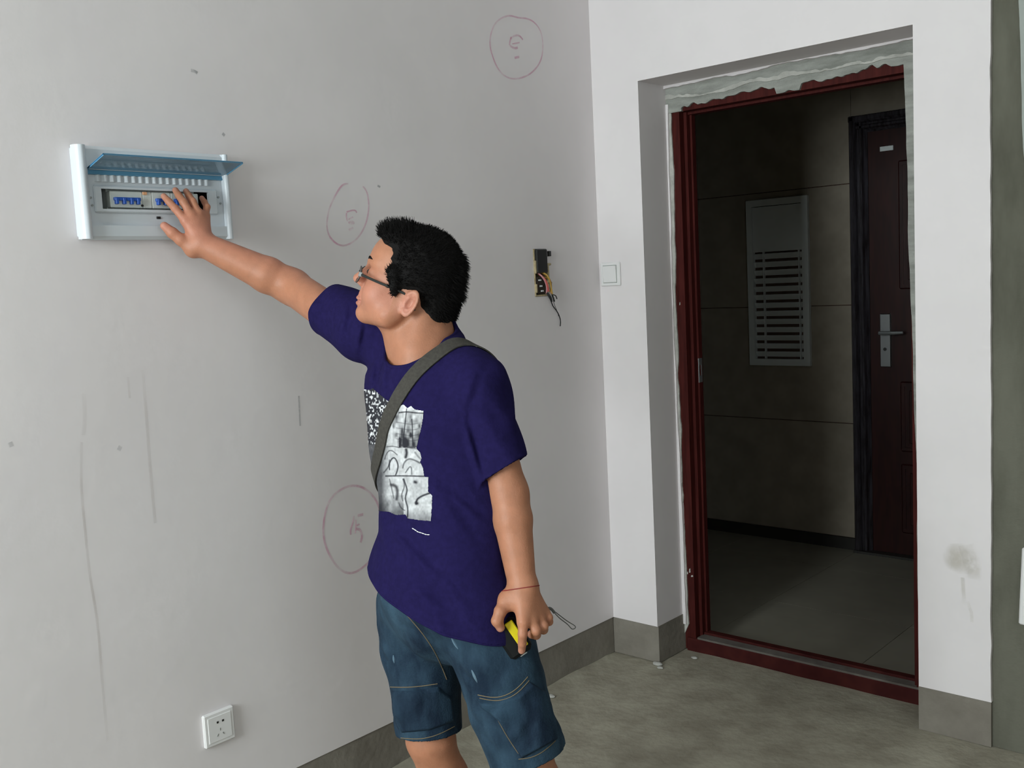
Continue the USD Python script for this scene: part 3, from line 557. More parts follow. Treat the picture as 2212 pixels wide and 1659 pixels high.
hf = math.cos(PIT) * FACE + math.sin(PIT) * UP; hl = unit(np.cross(UP, FACE)); hu = np.cross(hf, hl)
HB = np.stack([hf, hl, hu])                   # rows: forward, left, up of the head
def hd(f, l, u): return HC + f * hf + l * hl + u * hu
LAT = unit((LS - RS) * [1, 1, 0]); FWD = np.cross(LAT, UP); FWD = FWD / np.linalg.norm(FWD)   # the chest's left and front
if FWD @ np.array([0, -1, 0]) < 0: FWD = -FWD

# ------------------------------------------------------------------ bare body
def head_sdf(p):
    q = (p - HC) @ HB.T; s = np.abs(q[:, 1]); m = np.stack([q[:, 0], s, q[:, 2]], 1)     # mirrored halves
    d = ell(q, (-.006, 0, .004), (.090, .075, .083))
    d = smin(d, ell(q, (.030, 0, -.050), (.060, .061, .078)), .03)
    d = smin(d, ell(q, (.046, 0, .012), (.048, .058, .052)), .03)
    d = smin(d, cone(m, (.070, .016, -.112), (.022, .050, -.098), .019, .020), .025)
    d = smin(d, cone(m, (.022, .050, -.098), (-.012, .056, -.060), .020, .018), .025)
    d = smin(d, ell(q, (.078, 0, -.112), (.016, .020, .015)), .016)
    d = smin(d, ell(m, (.056, .036, -.066), (.032, .030, .034)), .02)                     # cheeks
    d = smin(d, cone(m, (.086, .012, -.006), (.070, .044, -.004), .009, .009), .014)      # brow
    d = smax(d, -ell(m, (.098, .033, -.026), (.018, .018, .011)), .010)                   # eye sockets
    d = smin(d, ell(m, (.077, .032, -.027), (.0125, .016, .0125)), .004)                  # lids over the eyeballs
    d = smin(d, cone(q, (.088, 0, -.014), (.110, 0, -.047), .0075, .0105), .010)          # nose
    d = smin(d, ell(m, (.098, .0105, -.053), (.010, .008, .0075)), .006)
    d = smax(d, -ell(m, (.103, .0065, -.0600), (.004, .0032, .003)), .003)
    d = smin(d, ell(q, (.088, 0, -.076), (.012, .018, .016)), .012)
    d = smin(d, ell(q, (.0935, 0, -.0855), (.0090, .021, .0060)), .004)                   # lips
    d = smin(d, ell(q, (.0915, 0, -.0955), (.0090, .019, .0065)), .004)
    d = smax(d, -ell(q, (.106, 0, -.0905), (.010, .023, .0014)), .003)
    # ears
    ec = np.array([-.017, .071, -.061]); ca, sa = math.cos(.22), math.sin(.22); tb = math.radians(14)
    A = np.array([math.cos(tb), 0, math.sin(tb)]); U = np.array([-math.sin(tb), 0, math.cos(tb)]); L = np.array([0, 1.0, 0])
    ef = A * ca + -L * sa; el_ = L * ca + A * sa; EB = np.stack([ef, el_, U])
    e = (m - ec) @ EB.T / .80; x, y, z = e[:, 0], e[:, 1], e[:, 2]
    x = x + .003 * (z < 0) * (z / .03) ** 2
    ring = np.sqrt((np.sqrt((x / .0170) ** 2 + (z / .0300) ** 2) - 1) ** 2 * .0185 ** 2 + ((y - .010 + .1 * x) / 1.0) ** 2) - .0042
    ring = np.where((x > .009) & (z < .012), .02, ring)
    bowl = ell(e, (.002, .004, 0), (.0165, .0075, .0280))
    bowl = smax(bowl, -ell(e, (-.0005, .0145, -.001), (.0100, .0135, .0175)), .003)
    er = smin(ring, bowl, .005); er = smin(er, ell(e, (.006, .006, -.025), (.0085, .0055, .0095)), .005)
    er = smin(er, ell(e, (.011, .008, -.004), (.0045, .0045, .006)), .004)                 # tragus
    ah = np.sqrt((np.sqrt(((x + .001) / .0105) ** 2 + ((z - .002) / .0205) ** 2) - 1) ** 2 * .013 ** 2 + (y - .0085) ** 2) - .0028
    er = smin(er, np.where(x > .003, .02, ah), .003)
    er = smax(er, -ell(e, (.0005, .0135, -.002), (.0080, .0125, .0135)), .002)
    er = smax(er, -ell(e, (-.0015, .0140, .013), (.0085, .0050, .0075)), .002)
    return smin(d, er * .80, .006)
NK = hd(-.040, 0, -.075)
def neck_sdf(p):
    d = cone(p, NK, NB - .035 * UP, .056, .062)
    d = smin(d, cone(p, hd(.010, 0, -.112), NB + .035 * FWD - .01 * UP, .034, .040), .03)
    return smin(d, cone(p, hd(-.045, .042, -.085), NB + FWD * .062 + LAT * .012 - UP * .04, .013, .010), .022)   # tendon towards the breastbone

def finger(p, pts, r0, r1): n = len(pts); return chain(p, pts, np.linspace(r0, r1, n), .003)
def w3(u, v, x): r = ray(u, v); return EYE + r * ((x - EYE[0]) / r[0])            # at a given distance x from the left wall
RHAND = dict(
    index=[w3(401, 478, .080), w3(378, 450, .066), w3(364, 435, .050), w3(354, 424, .036)],
    middle=[w3(413, 466, .084), w3(396, 436, .068), w3(386, 422, .050), w3(379, 411, .034)],
    ring=[w3(429, 462, .084), w3(416, 435, .068), w3(408, 423, .050), w3(402, 413, .034)],
    pinky=[w3(443, 468, .080), w3(447, 447, .070), w3(442, 437, .054), w3(436, 428, .040)],
    thumb=[w3(418, 538, .086), w3(391, 518, .075), w3(372, 503, .066), w3(355, 488, .058)])
def rhand(p):
    W = RWR; H = RHAND
    d = None
    for k, off in (('index', -.016), ('middle', -.005), ('ring', .006), ('pinky', .016)):
        base = H[k][0]; c0 = W + (base - W) * .12 + off * unit(np.cross(H['middle'][0] - W, [1, 0, 0])) * -1 * 0
        e = cone(p, c0, base, .0185, .0120); d = e if d is None else smin(d, e, .014)
    d = smin(d, cone(p, W, H['thumb'][0], .022, .019), .012)
    d = smin(d, cone(p, H['thumb'][0], (H['index'][0] + W) / 2, .016, .014), .014)
    for k, r0, r1 in (('index', .0100, .0072), ('middle', .0102, .0074), ('ring', .0098, .0070), ('pinky', .0088, .0062)):
        d = smin(d, finger(p, H[k], r0, r1), .006)
    d = smin(d, chain(p, H['thumb'], [.0170, .0140, .0130, .0095], .004), .009)
    return d
LD = lambda u, v, d: at(u, v, d)
LHAND = dict(
    index=[LD(1130, 1343, 1.930), LD(1129, 1370, 1.925), LD(1128, 1390, 1.935), LD(1127, 1405, 1.945)],
    middle=[LD(1149, 1340, 1.942), LD(1158, 1362, 1.935), LD(1158, 1371, 1.955), LD(1148, 1370, 1.972)],
    ring=[LD(1164, 1333, 1.958), LD(1174, 1352, 1.950), LD(1174, 1360, 1.970), LD(1162, 1360, 1.990)],
    pinky=[LD(1175, 1323, 1.975), LD(1185, 1334, 1.970), LD(1186, 1343, 1.985), LD(1174, 1346, 2.00)],
    thumb=[LD(1098, 1296, 1.962), LD(1081, 1320, 1.945), LD(1074, 1341, 1.940), LD(1081, 1356, 1.945)])
def lhand(p):
    W = LWR; H = LHAND; d = None
    for k in ('index', 'middle', 'ring', 'pinky'):
        base = H[k][0]; e = cone(p, W + (base - W) * .15, base, .020, .0125); d = e if d is None else smin(d, e, .014)
    d = smin(d, cone(p, W + .01 * LAT, H['thumb'][0], .020, .017), .014)
    d = smin(d, cone(p, H['thumb'][0], (H['index'][0] + W) / 2, .017, .014), .016)
    for k, r0, r1 in (('index', .0098, .0072), ('middle', .0104, .0086), ('ring', .0100, .0084), ('pinky', .0088, .0074)):
        d = smin(d, finger(p, H[k], r0, r1), .005)
    d = smin(d, chain(p, H['thumb'], [.0150, .0120, .0112, .0085], .004), .009)
    return d
def arm(p, S, E, W, re, rw):
    d = cone(p, S, E, .046, re)
    m = E + (W - E) * .28; d = smin(d, chain(p, [E, m, W], [re - .002, re + .001, rw], .01), .02)
    return d
TS = [NB - .03 * UP + .0 * FWD, NB - .16 * UP - 0 * FWD]
PC = (RH + LH) / 2
def trunk(p):
    d = cone(p, RS + .035 * LAT - .01 * UP, LS - .03 * LAT - .005 * UP, .042, .042)
    ch = NB - .20 * UP + .01 * FWD
    d = smin(d, ell(p, ch, (.140, .098, .20), np.stack([LAT, FWD, UP])), .05)
    d = smin(d, ell(p, PC + .10 * UP + .01 * FWD, (.135, .10, .16), np.stack([LAT, FWD, UP])), .05)
    d = smin(d, ell(p, PC, (.150, .10, .11), np.stack([LAT, FWD, UP])), .04)
    return smin(d, cone(p, NB - .02 * FWD, RS + .07 * LAT - .015 * UP, .042, .032), .035)
def leg(p, H, K, A):
    d = chain(p, [H - .03 * UP, K], [.080, .052], .02)
    cv = K + (A - K) * .30 - FWD * .016
    d = smin(d, chain(p, [K - UP * .01, cv, A + UP * .03, A], [.049, .051, .036, .036], .02), .02)
    toe = A + FWD * .150 * 1.0; toe = np.array([toe[0], toe[1], .034]); heel = np.array([A[0] + .035 * -FWD[0], A[1] - .035 * FWD[1], .036])
    d = smin(d, chain(p, [heel, A * [1, 1, 0] + [0, 0, .045] + FWD * .06, toe], [.034, .036, .030], .02), .02)
    return d
def bb(*pts, r=.06): a = np.array(pts); return a.min(0) - r, a.max(0) + r
def body_sdf(p):
    d = near(p, *bb(RS, LS, NB, PC, r=.16), trunk, .05)
    d = smin(d, near(p, *bb(NK, NB, r=.08), neck_sdf, .05), .030)
    d = smin(d, near(p, *bb(HC, r=.15), head_sdf, .04), .014)
    d = smin(d, near(p, *bb(RS, RE, RWR, r=.06), lambda q: arm(q, RS, RE, RWR, .0415, .0290), .05), .03)
    d = smin(d, near(p, *bb(LS, LE, LWR, r=.06), lambda q: arm(q, LS, LE, LWR, .0375, .0275), .05), .022)
    d = smin(d, near(p, *bb(RWR, *sum(RHAND.values(), []), r=.02), rhand, .03), .012)
    d = smin(d, near(p, *bb(LWR, *sum(LHAND.values(), []), r=.02), lhand, .03), .012)
    d = smin(d, near(p, *bb(RH, RK, RA, RA + .19 * FWD, r=.08), lambda q: leg(q, RH, RK, RA), .05), .03)
    d = smin(d, near(p, *bb(LH, LK, LA, LA + .19 * FWD, r=.08), lambda q: leg(q, LH, LK, LA), .05), .03)
    return d

# ------------------------------------------------------------------ t-shirt
AX = np.stack([LAT, FWD, UP])
# sections of the shirt: height, centre (sideways, forwards, from the hip centre), half widths
def cxy(u, v, d): q = at(u, v, d); return q
SEC = [  # (pixel row and middle column of the section, depth, half width, half depth)
    (1520, 966, 2.10, .188, .142), (1400, 966, 2.10, .188, .142), (1300, 964, 2.10, .184, .140), (1215, 958, 2.10, .170, .136), (1130, 967, 2.10, .152, .124), (1060, 966, 2.10, .148, .120), (960, 956, 2.10, .150, .120), (880, 942, 2.10, .164, .118), (810, 930, 2.10, .160, .100), (770, 922, 2.10, .120, .080), (742, 920, 2.10, .075, .06)]
sc = np.array([[*at(u, v, d), a, b] for v, u, d, a, b in SEC]); sc = sc[np.argsort(sc[:, 2])]
from scipy.interpolate import PchipInterpolator
sfun = PchipInterpolator(sc[:, 2], sc[:, [0, 1, 3, 4]], axis=0)
z_lo, z_hi = sc[0, 2], sc[-1, 2]
def loft(p):
    c = sfun(np.clip(p[:, 2], z_lo, z_hi)); q = p[:, :2] - c[:, :2]
    x = q @ LAT[:2]; y = q @ FWD[:2]; a, b = c[:, 2], c[:, 3]
    k0 = np.sqrt((x / a) ** 2 + (y / b) ** 2) + 1e-9; k1 = np.sqrt((x / a ** 2) ** 2 + (y / b ** 2) ** 2) + 1e-9
    d = k0 * (k0 - 1) / k1
    return np.maximum(d, np.maximum(p[:, 2] - z_hi, z_lo - p[:, 2]))
def wrinkle(p):
    q = np.stack([(p - NB) @ LAT, (p - NB) @ FWD, (p - NB) @ UP], 1)
    n1 = meshkit.noise(q @ np.array([[9, 2, 5], [2, 9, 3], [3, 1, 2.2]]).T * 1.0 + 3.1, 3) - .5
    s = (q[:, 0] * .75 + q[:, 2] * .55); n2 = meshkit.noise(np.stack([s * 26 + 1.5 * n1, q[:, 1] * 7, q[:, 2] * 3 - q[:, 0] * 3], 1), 5) - .5
    n2 = np.sqrt(n2 * n2 + .006) * 2 - .5
    w = 0.012 * n1 - 0.011 * n2
    fr0 = np.clip(((p - NB) @ FWD) / .05 + .4, 0, 1); m = fr0 > 0
    if not m.any(): return w
    p = p[m]; c = (p - EYE) @ ROT.T; u = c[:, 0] / c[:, 2] * FOC + 1106; v = c[:, 1] / c[:, 2] * FOC + 829.5; fr = fr0[m]; g = np.zeros(len(p))
    for a, b, amp, wd in FOLDS:
        a = np.array(a, float); b = np.array(b, float); ab = b - a; t = np.clip(((u - a[0]) * ab[0] + (v - a[1]) * ab[1]) / (ab @ ab), 0, 1); nx = (-(u - a[0]) * ab[1] + (v - a[1]) * ab[0]) / np.linalg.norm(ab); along = np.hypot(u - a[0] - t * ab[0], v - a[1] - t * ab[1])
        nx = np.where(np.abs(nx) > along, nx, np.sign(nx + 1e-9) * along); tp = np.sin(np.pi * np.clip(t * .9 + .05, 0, 1))
        g = g + fr * tp * amp * (np.exp(-((nx - wd) / wd) ** 2) - np.exp(-(nx / wd) ** 2))
    w[m] += g
    return w
# creases drawn by the raised arm and across the belly (ends as seen in the photograph, depth, width)
FOLDS = [((826, 742), (808, 842), .007, 9), ((842, 765), (836, 850), .005, 9), ((836, 1120), (972, 1256), .006, 14), ((958, 1046), (1052, 1118), .006, 12), ((930, 1010), (1040, 1180), .004, 14), ((1012, 905), (1050, 1040), .008, 10), ((860, 1230), (1000, 1330), .004, 14), ((760, 660), (745, 730), .005, 9), ((790, 690), (780, 770), .006, 9), ((1040, 800), (1010, 900), .004, 12)]
RSE = RS + (RE - RS) * .50; LSE = LS + (LE - LS) * .80
SL_R = (RS + .018 * UP, RS + (RE - RS) * .62); SL_L = (LS + .012 * UP, LS + (LE - LS) * .98 + .006 * LAT)
CUFF_R = (at(702, 676, 2.275), unit(RE - RS)); CUFF_L = (at(1098, 1012, 2.05), unit(LE - LS + np.array([.06, .03, 0])))
hemA, hemB, hemC = at(803, 1216, 2.13), at(905, 1322, 1.995), at(1085, 1358, 2.01)
HN = np.cross(hemB - hemA, hemC - hemA); HN = unit(HN); HN = HN if HN[2] < 0 else -HN
def cutoff(p, c, d):
    e = (p - c[0]) @ c[1]; return np.where(e > 0, np.maximum(d, .006 + e), d)
def shirt_solid(p, full=False):
    d = loft(p)
    rs = cone(p, SL_R[0] + .05 * LAT, SL_R[1], .064, .053)
    d = smin(d, rs if full else cutoff(p, CUFF_R, rs), .035)
    d = smin(d, cone(p, NB + .02 * UP - .03 * LAT - .02 * FWD, RS, .045, .058), .03)
    sl = cone(p, SL_L[0] - .01 * LAT, SL_L[1], .059, .051)
    d = smin(d, sl if full else cutoff(p, CUFF_L, sl), .012)
    d = smin(d, cone(p, NB - .004 * UP + .02 * LAT - .01 * FWD, SL_L[0], .042, .055), .035)
    d = smin(d, cone(p, NB - .035 * FWD - .035 * UP, NB - .01 * FWD + .035 * UP + .01 * FWD, .070, .058), .02)
    d = d - wrinkle(p)
    d = smin(d, near(p, *bb(RS, LS, NB, PC, r=.13), lambda q: trunk(q) - .007, .05), .012)
    ra = near(p, *bb(RS, RE, r=.06), lambda q: cone(q, RS, RE, .056, .052), .05); d = smin(d, ra if full else cutoff(p, CUFF_R, ra), .008)
    return d
NA = unit(.86 * UP + .50 * FWD); NCC = NB + .016 * FWD + .0 * UP
def neckcut(p):
    q = p - NCC; t = q @ NA; r = q - t[:, None] * NA; x = r @ LAT; y = np.linalg.norm(r - x[:, None] * LAT, axis=1) * np.sign(r @ FWD)
    k = np.sqrt((x / .075) ** 2 + (y / .086) ** 2)
    return np.maximum((k - 1) * .08, -(t + .055))
def shirt_clip(p):
    c = np.maximum((p - CUFF_R[0]) @ CUFF_R[1], -9); e = (p - CUFF_L[0]) @ CUFF_L[1]
    near_r = np.linalg.norm(p - CUFF_R[0], axis=1) < .18; near_l = np.linalg.norm(p - CUFF_L[0], axis=1) < .105
    d = (p - hemA) @ HN
    return np.maximum(d, -neckcut(p))
def shirt_sdf(p):
    o = shirt_solid(p); return np.maximum(np.maximum(o, -(o + .0075)), shirt_clip(p))

# ------------------------------------------------------------------ denim shorts
def shorts_solid(p):
    hip = PC + .02 * UP
    d = ell(p, hip, (.166, .126, .16), AX)
    def lg(H, K, r0, r1, ext, off): return cone(p, H - .02 * UP + off, H + (K - H) * ext + off, r0, r1)
    d = smin(d, lg(RH, RK, .096, .070, 1.10, -.003 * LAT), .022)
    d = smin(d, lg(LH, LK, .092, .081, 1.22, .004 * LAT), .022)
    kp = LH + (LK - LH) * .84 + .062 * unit(.75 * LAT + .66 * FWD); d = smin(d, ell(p, kp, (.022, .052, .060), np.stack([unit(.75 * LAT + .66 * FWD), unit(-.66 * LAT + .75 * FWD), UP])), .008)
    q = p - PC; n = meshkit.noise(np.stack([q[:, 0] * 14, q[:, 1] * 14, q[:, 2] * 9], 1), 8) - .5
    n2 = meshkit.noise(np.stack([(q[:, 0] + q[:, 2]) * 22, q[:, 1] * 10, (q[:, 2] - q[:, 0]) * 12], 1), 9) - .5
    d = d - .011 * n - .009 * (np.sqrt(n2 * n2 + .006) * 2 - .5)
    return smin(d, near(p, *bb(RH, LH, RK, LK, r=.10), lambda q: np.minimum(np.minimum(leg(q, RH, RK, RA), leg(q, LH, LK, LA)) - .009, trunk(q) - .009), .05), .012)
RDIR = unit(RK - RH); LDIR = unit(LK - LH + 0.02 * LAT)
RHEM = at(925, 1602, 2.12); LHEM = at(1140, 1662, 1.97)
def shorts_clip(p):
    side = (p - PC) @ LAT - .02 * 0
    mid = np.clip((PC[2] - p[:, 2]) / .4, 0, 1)
    a = (p - RHEM) @ RDIR; b = (p - LHEM) @ LDIR
    dr = np.linalg.norm(np.cross(p - RH, RDIR), axis=1); dl = np.linalg.norm(np.cross(p - LH, LDIR), axis=1)
    c = np.where(dr < dl, a, b)
    return np.maximum(c, (p - (PC + .13 * UP)) @ UP)
def shorts_sdf(p):
    o = shorts_solid(p); o = np.maximum(o, np.where((p - hemA) @ HN < -.004, shirt_solid(p) + .011, -9)); return np.maximum(np.maximum(o, -(o + .0085)), shorts_clip(p))

# ------------------------------------------------------------------ build the person
PER = thing('person', 'person in navy t-shirt and denim shorts, right arm raised to the breaker panel', 'person', loc=(0, 0, 0))
allp = np.array([RS, LS, RE, LE, RWR, LWR, RK, LK, RA, LA, HC, *sum(RHAND.values(), []), *sum(LHAND.values(), [])])
lo = allp.min(0) - [.03, .25, .02]; hi = allp.max(0) + [.14, .16, .16]; lo[2] = -0.004; lo[0] = max(lo[0], .012)
bv, bf = surface(body_sdf, lo, hi, .0026)
skin = np.tile(np.array([0.41, 0.178, 0.102]), (len(bv), 1))
hq = (bv - HC) @ HB.T
def tint(mask, c): 
    m = np.clip(mask, 0, 1)[:, None]; skin[:] = skin * (1 - m) + np.array(c) * m
tint((hq[:, 0] > .02) * (hq[:, 2] < -.01) * (np.abs(hq[:, 2] + .06) < .09) * np.exp(-((hq[:, 2] + .06) / .04) ** 2) * .6, (.50, .205, .145))
tint(np.exp(-(((hq - [.098, 0, -.0905]) / [.014, .020, .009]) ** 2).sum(1)) * 1.1 * (hq[:, 0] > .05), (.36, .13, .115))
tint(np.exp(-((np.abs(hq[:, 1]) - .082) / .014) ** 2 - ((hq[:, 0] + .012) / .024) ** 2 - ((hq[:, 2] + .066) / .034) ** 2), (.52, .22, .16))
for H, up in ((RHAND, 0), (LHAND, 0)):
    for k, pts in H.items():
        tint(np.exp(-(np.linalg.norm(bv - pts[-1], axis=1) / .011) ** 2) * .7, (.56, .25, .20))
        if k != 'thumb': tint(np.exp(-(np.linalg.norm(bv - pts[1], axis=1) / .010) ** 2) * .35, (.45, .19, .13))
obj('body', (bv, bf), M['skin'], PER, smooth=True, color=skin)

slo = np.array([min(RS[0], CUFF_R[0][0]) - .10, PC[1] - .30, PC[2] - .20]); shi = np.array([LS[0] + .16, PC[1] + .30, NB[2] + .14])
SHV, SHF = surface(shirt_sdf, slo, shi, .0032)
SHIRT = obj('t_shirt', (SHV, SHF), M['shirt'], PER, smooth=True, label='navy blue t-shirt')
klo = np.array([PC[0] - .30, PC[1] - .28, .28]); khi = np.array([PC[0] + .36, PC[1] + .28, PC[2] + .20])
SOV, SOF = surface(shorts_sdf, klo, khi, .0034)
SHORTS = obj('shorts', (SOV, SOF), M['denim'], PER, smooth=True, label='knee-length blue denim cargo shorts')
for A in (RA, LA):
    pass

# hair: a cap that follows the skull, with short strands that break its outline
def hair_sdf(p):
    q = (p - HC) @ HB.T; s = np.abs(q[:, 1]); m = np.stack([q[:, 0], s, q[:, 2]], 1)
    d = ell(q, (-.008, 0, .007), (.093, .083, .091))
    d = smin(d, ell(q, (.054, 0, .060), (.040, .056, .024)), .03)                      # quiff over the brow
    d = smin(d, ell(q, (-.064, 0, -.055), (.042, .060, .060)), .03)                    # nape
    d = smin(d, cone(m, (.034, .070, -.010), (.022, .072, -.050), .013, .008), .010)   # sideburn
    n = meshkit.fbm(q * 70, 3, 4) - .5; d = d - .006 * n
    # hairline: forehead, temple, around the ear, nape
    face = np.maximum(q[:, 0] - np.interp(q[:, 2], [-.2, -.060, -.057, -.045, -.030, -.01, .010, .024, .036, .048, .070, .13], [-.034, -.030, .024, .036, .045, .054, .055, .052, .070, .086, .096, .102]), -9)
    ear = ell(m, (-.015, .085, -.063), (.022, .05, .030))
    d = smax(d, face, .006); d = smax(d, -ear, .004)
    return np.maximum(d, -(q[:, 2] + .118 + .25 * (q[:, 0] + .07)))
hv, hfc = surface(hair_sdf, HC - .16, HC + .16, .0028)
obj('hair', (hv, hfc), M['hair'], PER, smooth=True, label='short black hair')
hn = trimesh.Trimesh(hv, hfc, process=False).vertex_normals
hq2 = (hv - HC) @ HB.T; inner = body_sdf(hv) > .004
pick = np.flatnonzero(inner); pick = rng.choice(pick, min(len(pick), 9000), replace=False)
P0 = hv[pick]; N0 = hn[pick]; Q0 = hq2[pick]
flow = np.where(Q0[:, :1] > .03, np.array([[.55, 0, .85]]), np.where(Q0[:, :1] < -.06, np.array([[-.45, 0, -.5]]), np.array([[-.1, 0, .1]]))) @ HB
ln = np.where((Q0[:, 0] > .03) & (Q0[:, 2] > .045), .0105, np.where((Q0[:, 0] < -.08) & (Q0[:, 2] > -.03), .012, .007)) * rng.uniform(.35, 1.3, len(pick))
dirv = N0 * .75 + flow * .7 + rng.normal(0, .30, (len(pick), 3)); dirv /= np.linalg.norm(dirv, axis=1, keepdims=True)
pts = np.stack([P0 - N0 * .004, P0 + dirv * ln[:, None] * .5, P0 + dirv * ln[:, None] + flow * ln[:, None] * .25], 1)
cv = UsdGeom.BasisCurves.Define(stage, str(PER.GetPath()) + '/hair_strands'); cv.CreateTypeAttr('linear'); cv.CreateCurveVertexCountsAttr(Vt.IntArray.FromNumpy(np.full(len(pick), 3, np.int32)))
cv.CreatePointsAttr(Vt.Vec3fArray.FromNumpy(pts.reshape(-1, 3).astype(np.float32))); cv.CreateWidthsAttr(Vt.FloatArray.FromNumpy(np.tile(np.array([.0012, .0009, .0003], np.float32), len(pick)))); cv.SetWidthsInterpolation('vertex')
UsdShade.MaterialBindingAPI.Apply(cv.GetPrim()).Bind(M['hair']); keys(cv.GetPrim(), kind='stuff')
# eyes and brows
for s in (-1, 1):
    e = trimesh.creation.icosphere(3, .0108); e.apply_translation(hd(.0790, s * .032, -.027)); obj('eye', e, M['eye_white'], PER, smooth=True)
    ir = trimesh.creation.icosphere(2, .0058); ir.apply_translation(hd(.0862, s * .0325, -.026)); obj('iris', ir, M['eye_dark'], PER, smooth=True)
    obj('eyebrow', tube([hd(.097, s * .012, -.002), hd(.0945, s * .028, .003), hd(.0825, s * .046, .000)], [.0025, .003, .0018]), M['hair'], PER)
# ------------------------------------------------------------------ seams, print and what the person wears or holds
def plane_loop(c, nrm, fn, level, n=140, a0=0.0, a1=2 * np.pi, e1=None, rmax=.40, first=True):
    """Points around c in the plane with normal nrm where fn first rises through level, going outwards."""
    nrm = unit(nrm); e1 = unit(np.cross(nrm, UP)) if e1 is None else unit(e1 - nrm * (e1 @ nrm)); e2 = np.cross(nrm, e1)
    an = np.linspace(a0, a1, n, endpoint=False); d = np.cos(an)[:, None] * e1 + np.sin(an)[:, None] * e2
    rr = np.linspace(.01, rmax, 200); f = fn((c + d[:, None] * rr[None, :, None]).reshape(-1, 3)).reshape(n, -1) - level
    k = np.argmax(f > 0, 1); k = np.maximum(k, 1); f0 = f[np.arange(n), k - 1]; f1 = f[np.arange(n), k]; r = rr[k - 1] + (rr[k] - rr[k - 1]) * np.clip(f0 / (f0 - f1 + 1e-9), 0, 1)
    r = np.where(f.max(1) > 0, r, np.nan)
    return c + d * r[:, None], d
def closed_tube(p, r): p = np.vstack([p, p[:3]]); return tube(p, r, 8)
# neckline
an = np.linspace(0, 2 * np.pi, 120, endpoint=False); nx = np.cross(NA, LAT); nx = nx if nx @ FWD > 0 else -nx
ring_ = NCC + .075 * np.cos(an)[:, None] * LAT + .086 * np.sin(an)[:, None] * nx
tt = np.linspace(.16, -.06, 160); f = shirt_solid((ring_[:, None] + tt[None, :, None] * NA).reshape(-1, 3)).reshape(120, -1) + .0028
k = np.maximum(np.argmax(f < 0, 1), 1); ok = (f < 0).any(1)
neck = ring_ + tt[k][:, None] * NA; neck = neck[ok]
for _ in range(3): neck = (np.roll(neck, 1, 0) + 2 * neck + np.roll(neck, -1, 0)) / 4
obj('collar', closed_tube(neck, .0048), M['shirt'], SHIRT, smooth=True)
c1, _ = plane_loop(CUFF_R[0], CUFF_R[1], lambda p: shirt_solid(p, True), -.0028); obj('cuff', closed_tube(c1, .0036), M['shirt'], SHIRT, smooth=True)
c2, _ = plane_loop(CUFF_L[0], CUFF_L[1], lambda p: cone(p, SL_L[0] - .01 * LAT, SL_L[1], .059, .051) - wrinkle(p), -.0028, rmax=.09)
c2 = c2[~np.isnan(c2[:, 0])]
hc = np.array([*sfun(np.clip(hemB[2], z_lo, z_hi))[:2], 0]); hc[2] = hemA[2] - (HN[:2] @ (hc - hemA)[:2]) / HN[2]
c3, _ = plane_loop(hc, HN, shirt_solid, -.0028, n=200); c3 = c3[~np.isnan(c3[:, 0])]; obj('hem', closed_tube(c3, .0036), M['shirt'], SHIRT, smooth=True)

# white and grey print on the chest: a fine patch laid on the jersey
def px(p):
    q = (np.asarray(p) - EYE) @ ROT.T; return q[..., :2] / q[..., 2:] * FOC + [1106, 829.5]
PA = np.linspace(-.150, .125, 300); PZ = np.linspace(-.43, -.07, 400)
ga, gz = np.meshgrid(PA, PZ, indexing='ij'); o = NB + ga.reshape(-1, 1) * LAT + gz.reshape(-1, 1) * UP + .35 * FWD
P3, hit = march(lambda p: shirt_solid(p) - .0007, o, np.tile(-FWD, (len(o), 1)), n=60)
uv = px(P3); u, v = uv[:, 0], uv[:, 1]
out = Polygon([(770, 838), (797, 842), (806, 838), (818, 850), (826, 856), (838, 866), (862, 876), (872, 873), (880, 881), (888, 876), (896, 884), (915, 887), (914, 905), (908, 935), (900, 968), (908, 977), (911, 990), (908, 998), (914, 1010), (917, 1029), (926, 1030), (925, 1062), (930, 1066), (934, 1070), (933, 1100), (931, 1126), (905, 1124), (880, 1120), (876, 1112), (855, 1113), (840, 1106), (770, 1100)])
import shapely
inside = shapely.contains_xy(out, u, v) & hit
nz = meshkit.fbm(np.stack([u * .06, v * .06, u * 0], 1), 4, 12); nd = meshkit.noise(np.stack([u * .42, v * .26, u * 0], 1), 14); nf = meshkit.noise(np.stack([u * .16, v * .10, u * 0], 1), 4)
g = .50 + .30 * (nz - .5)
def seg(pts, w, dark=1.0):
    global g
    pts = np.array(pts, float) / 4.88 + [780, 830]; d = np.full(len(u), 99.0)
    pts = spline(pts, 24) if len(pts) > 2 else pts
    for a, b in zip(pts[:-1], pts[1:]):
        t = np.clip(((u - a[0]) * (b[0] - a[0]) + (v - a[1]) * (b[1] - a[1])) / ((b - a) @ (b - a)), 0, 1); d = np.minimum(d, np.hypot(u - a[0] - t * (b[0] - a[0]), v - a[1] - t * (b[1] - a[1])))
    g = g * (1 - dark * np.clip(1.3 - d / (w * 1.2), 0, 1) * .95)
upper = (v < 967) & (u > 848); g = np.where(upper, .30 + .50 * (nf - .45) + .28 * np.clip((915 - v) / 40, -1, 1) * (u > 862), g)
dk = (u < 848 - (v - 860) * .15) & (v < 960); g = np.where(dk, np.where(nd > .58, .10 + .55 * (nd - .5) * 3, .008 + .02 * nz), g)
for yy in (400, 460, 520, 575): seg([(370, yy), (450, yy + 12), (530, yy + 22), (600, yy + 10)], .9, .55)
seg([(480, 260), (462, 430), (440, 640)], 1.2); seg([(535, 370), (542, 500), (545, 640)], 1.2); seg([(400, 300), (480, 292), (560, 300), (660, 306)], 1.4)
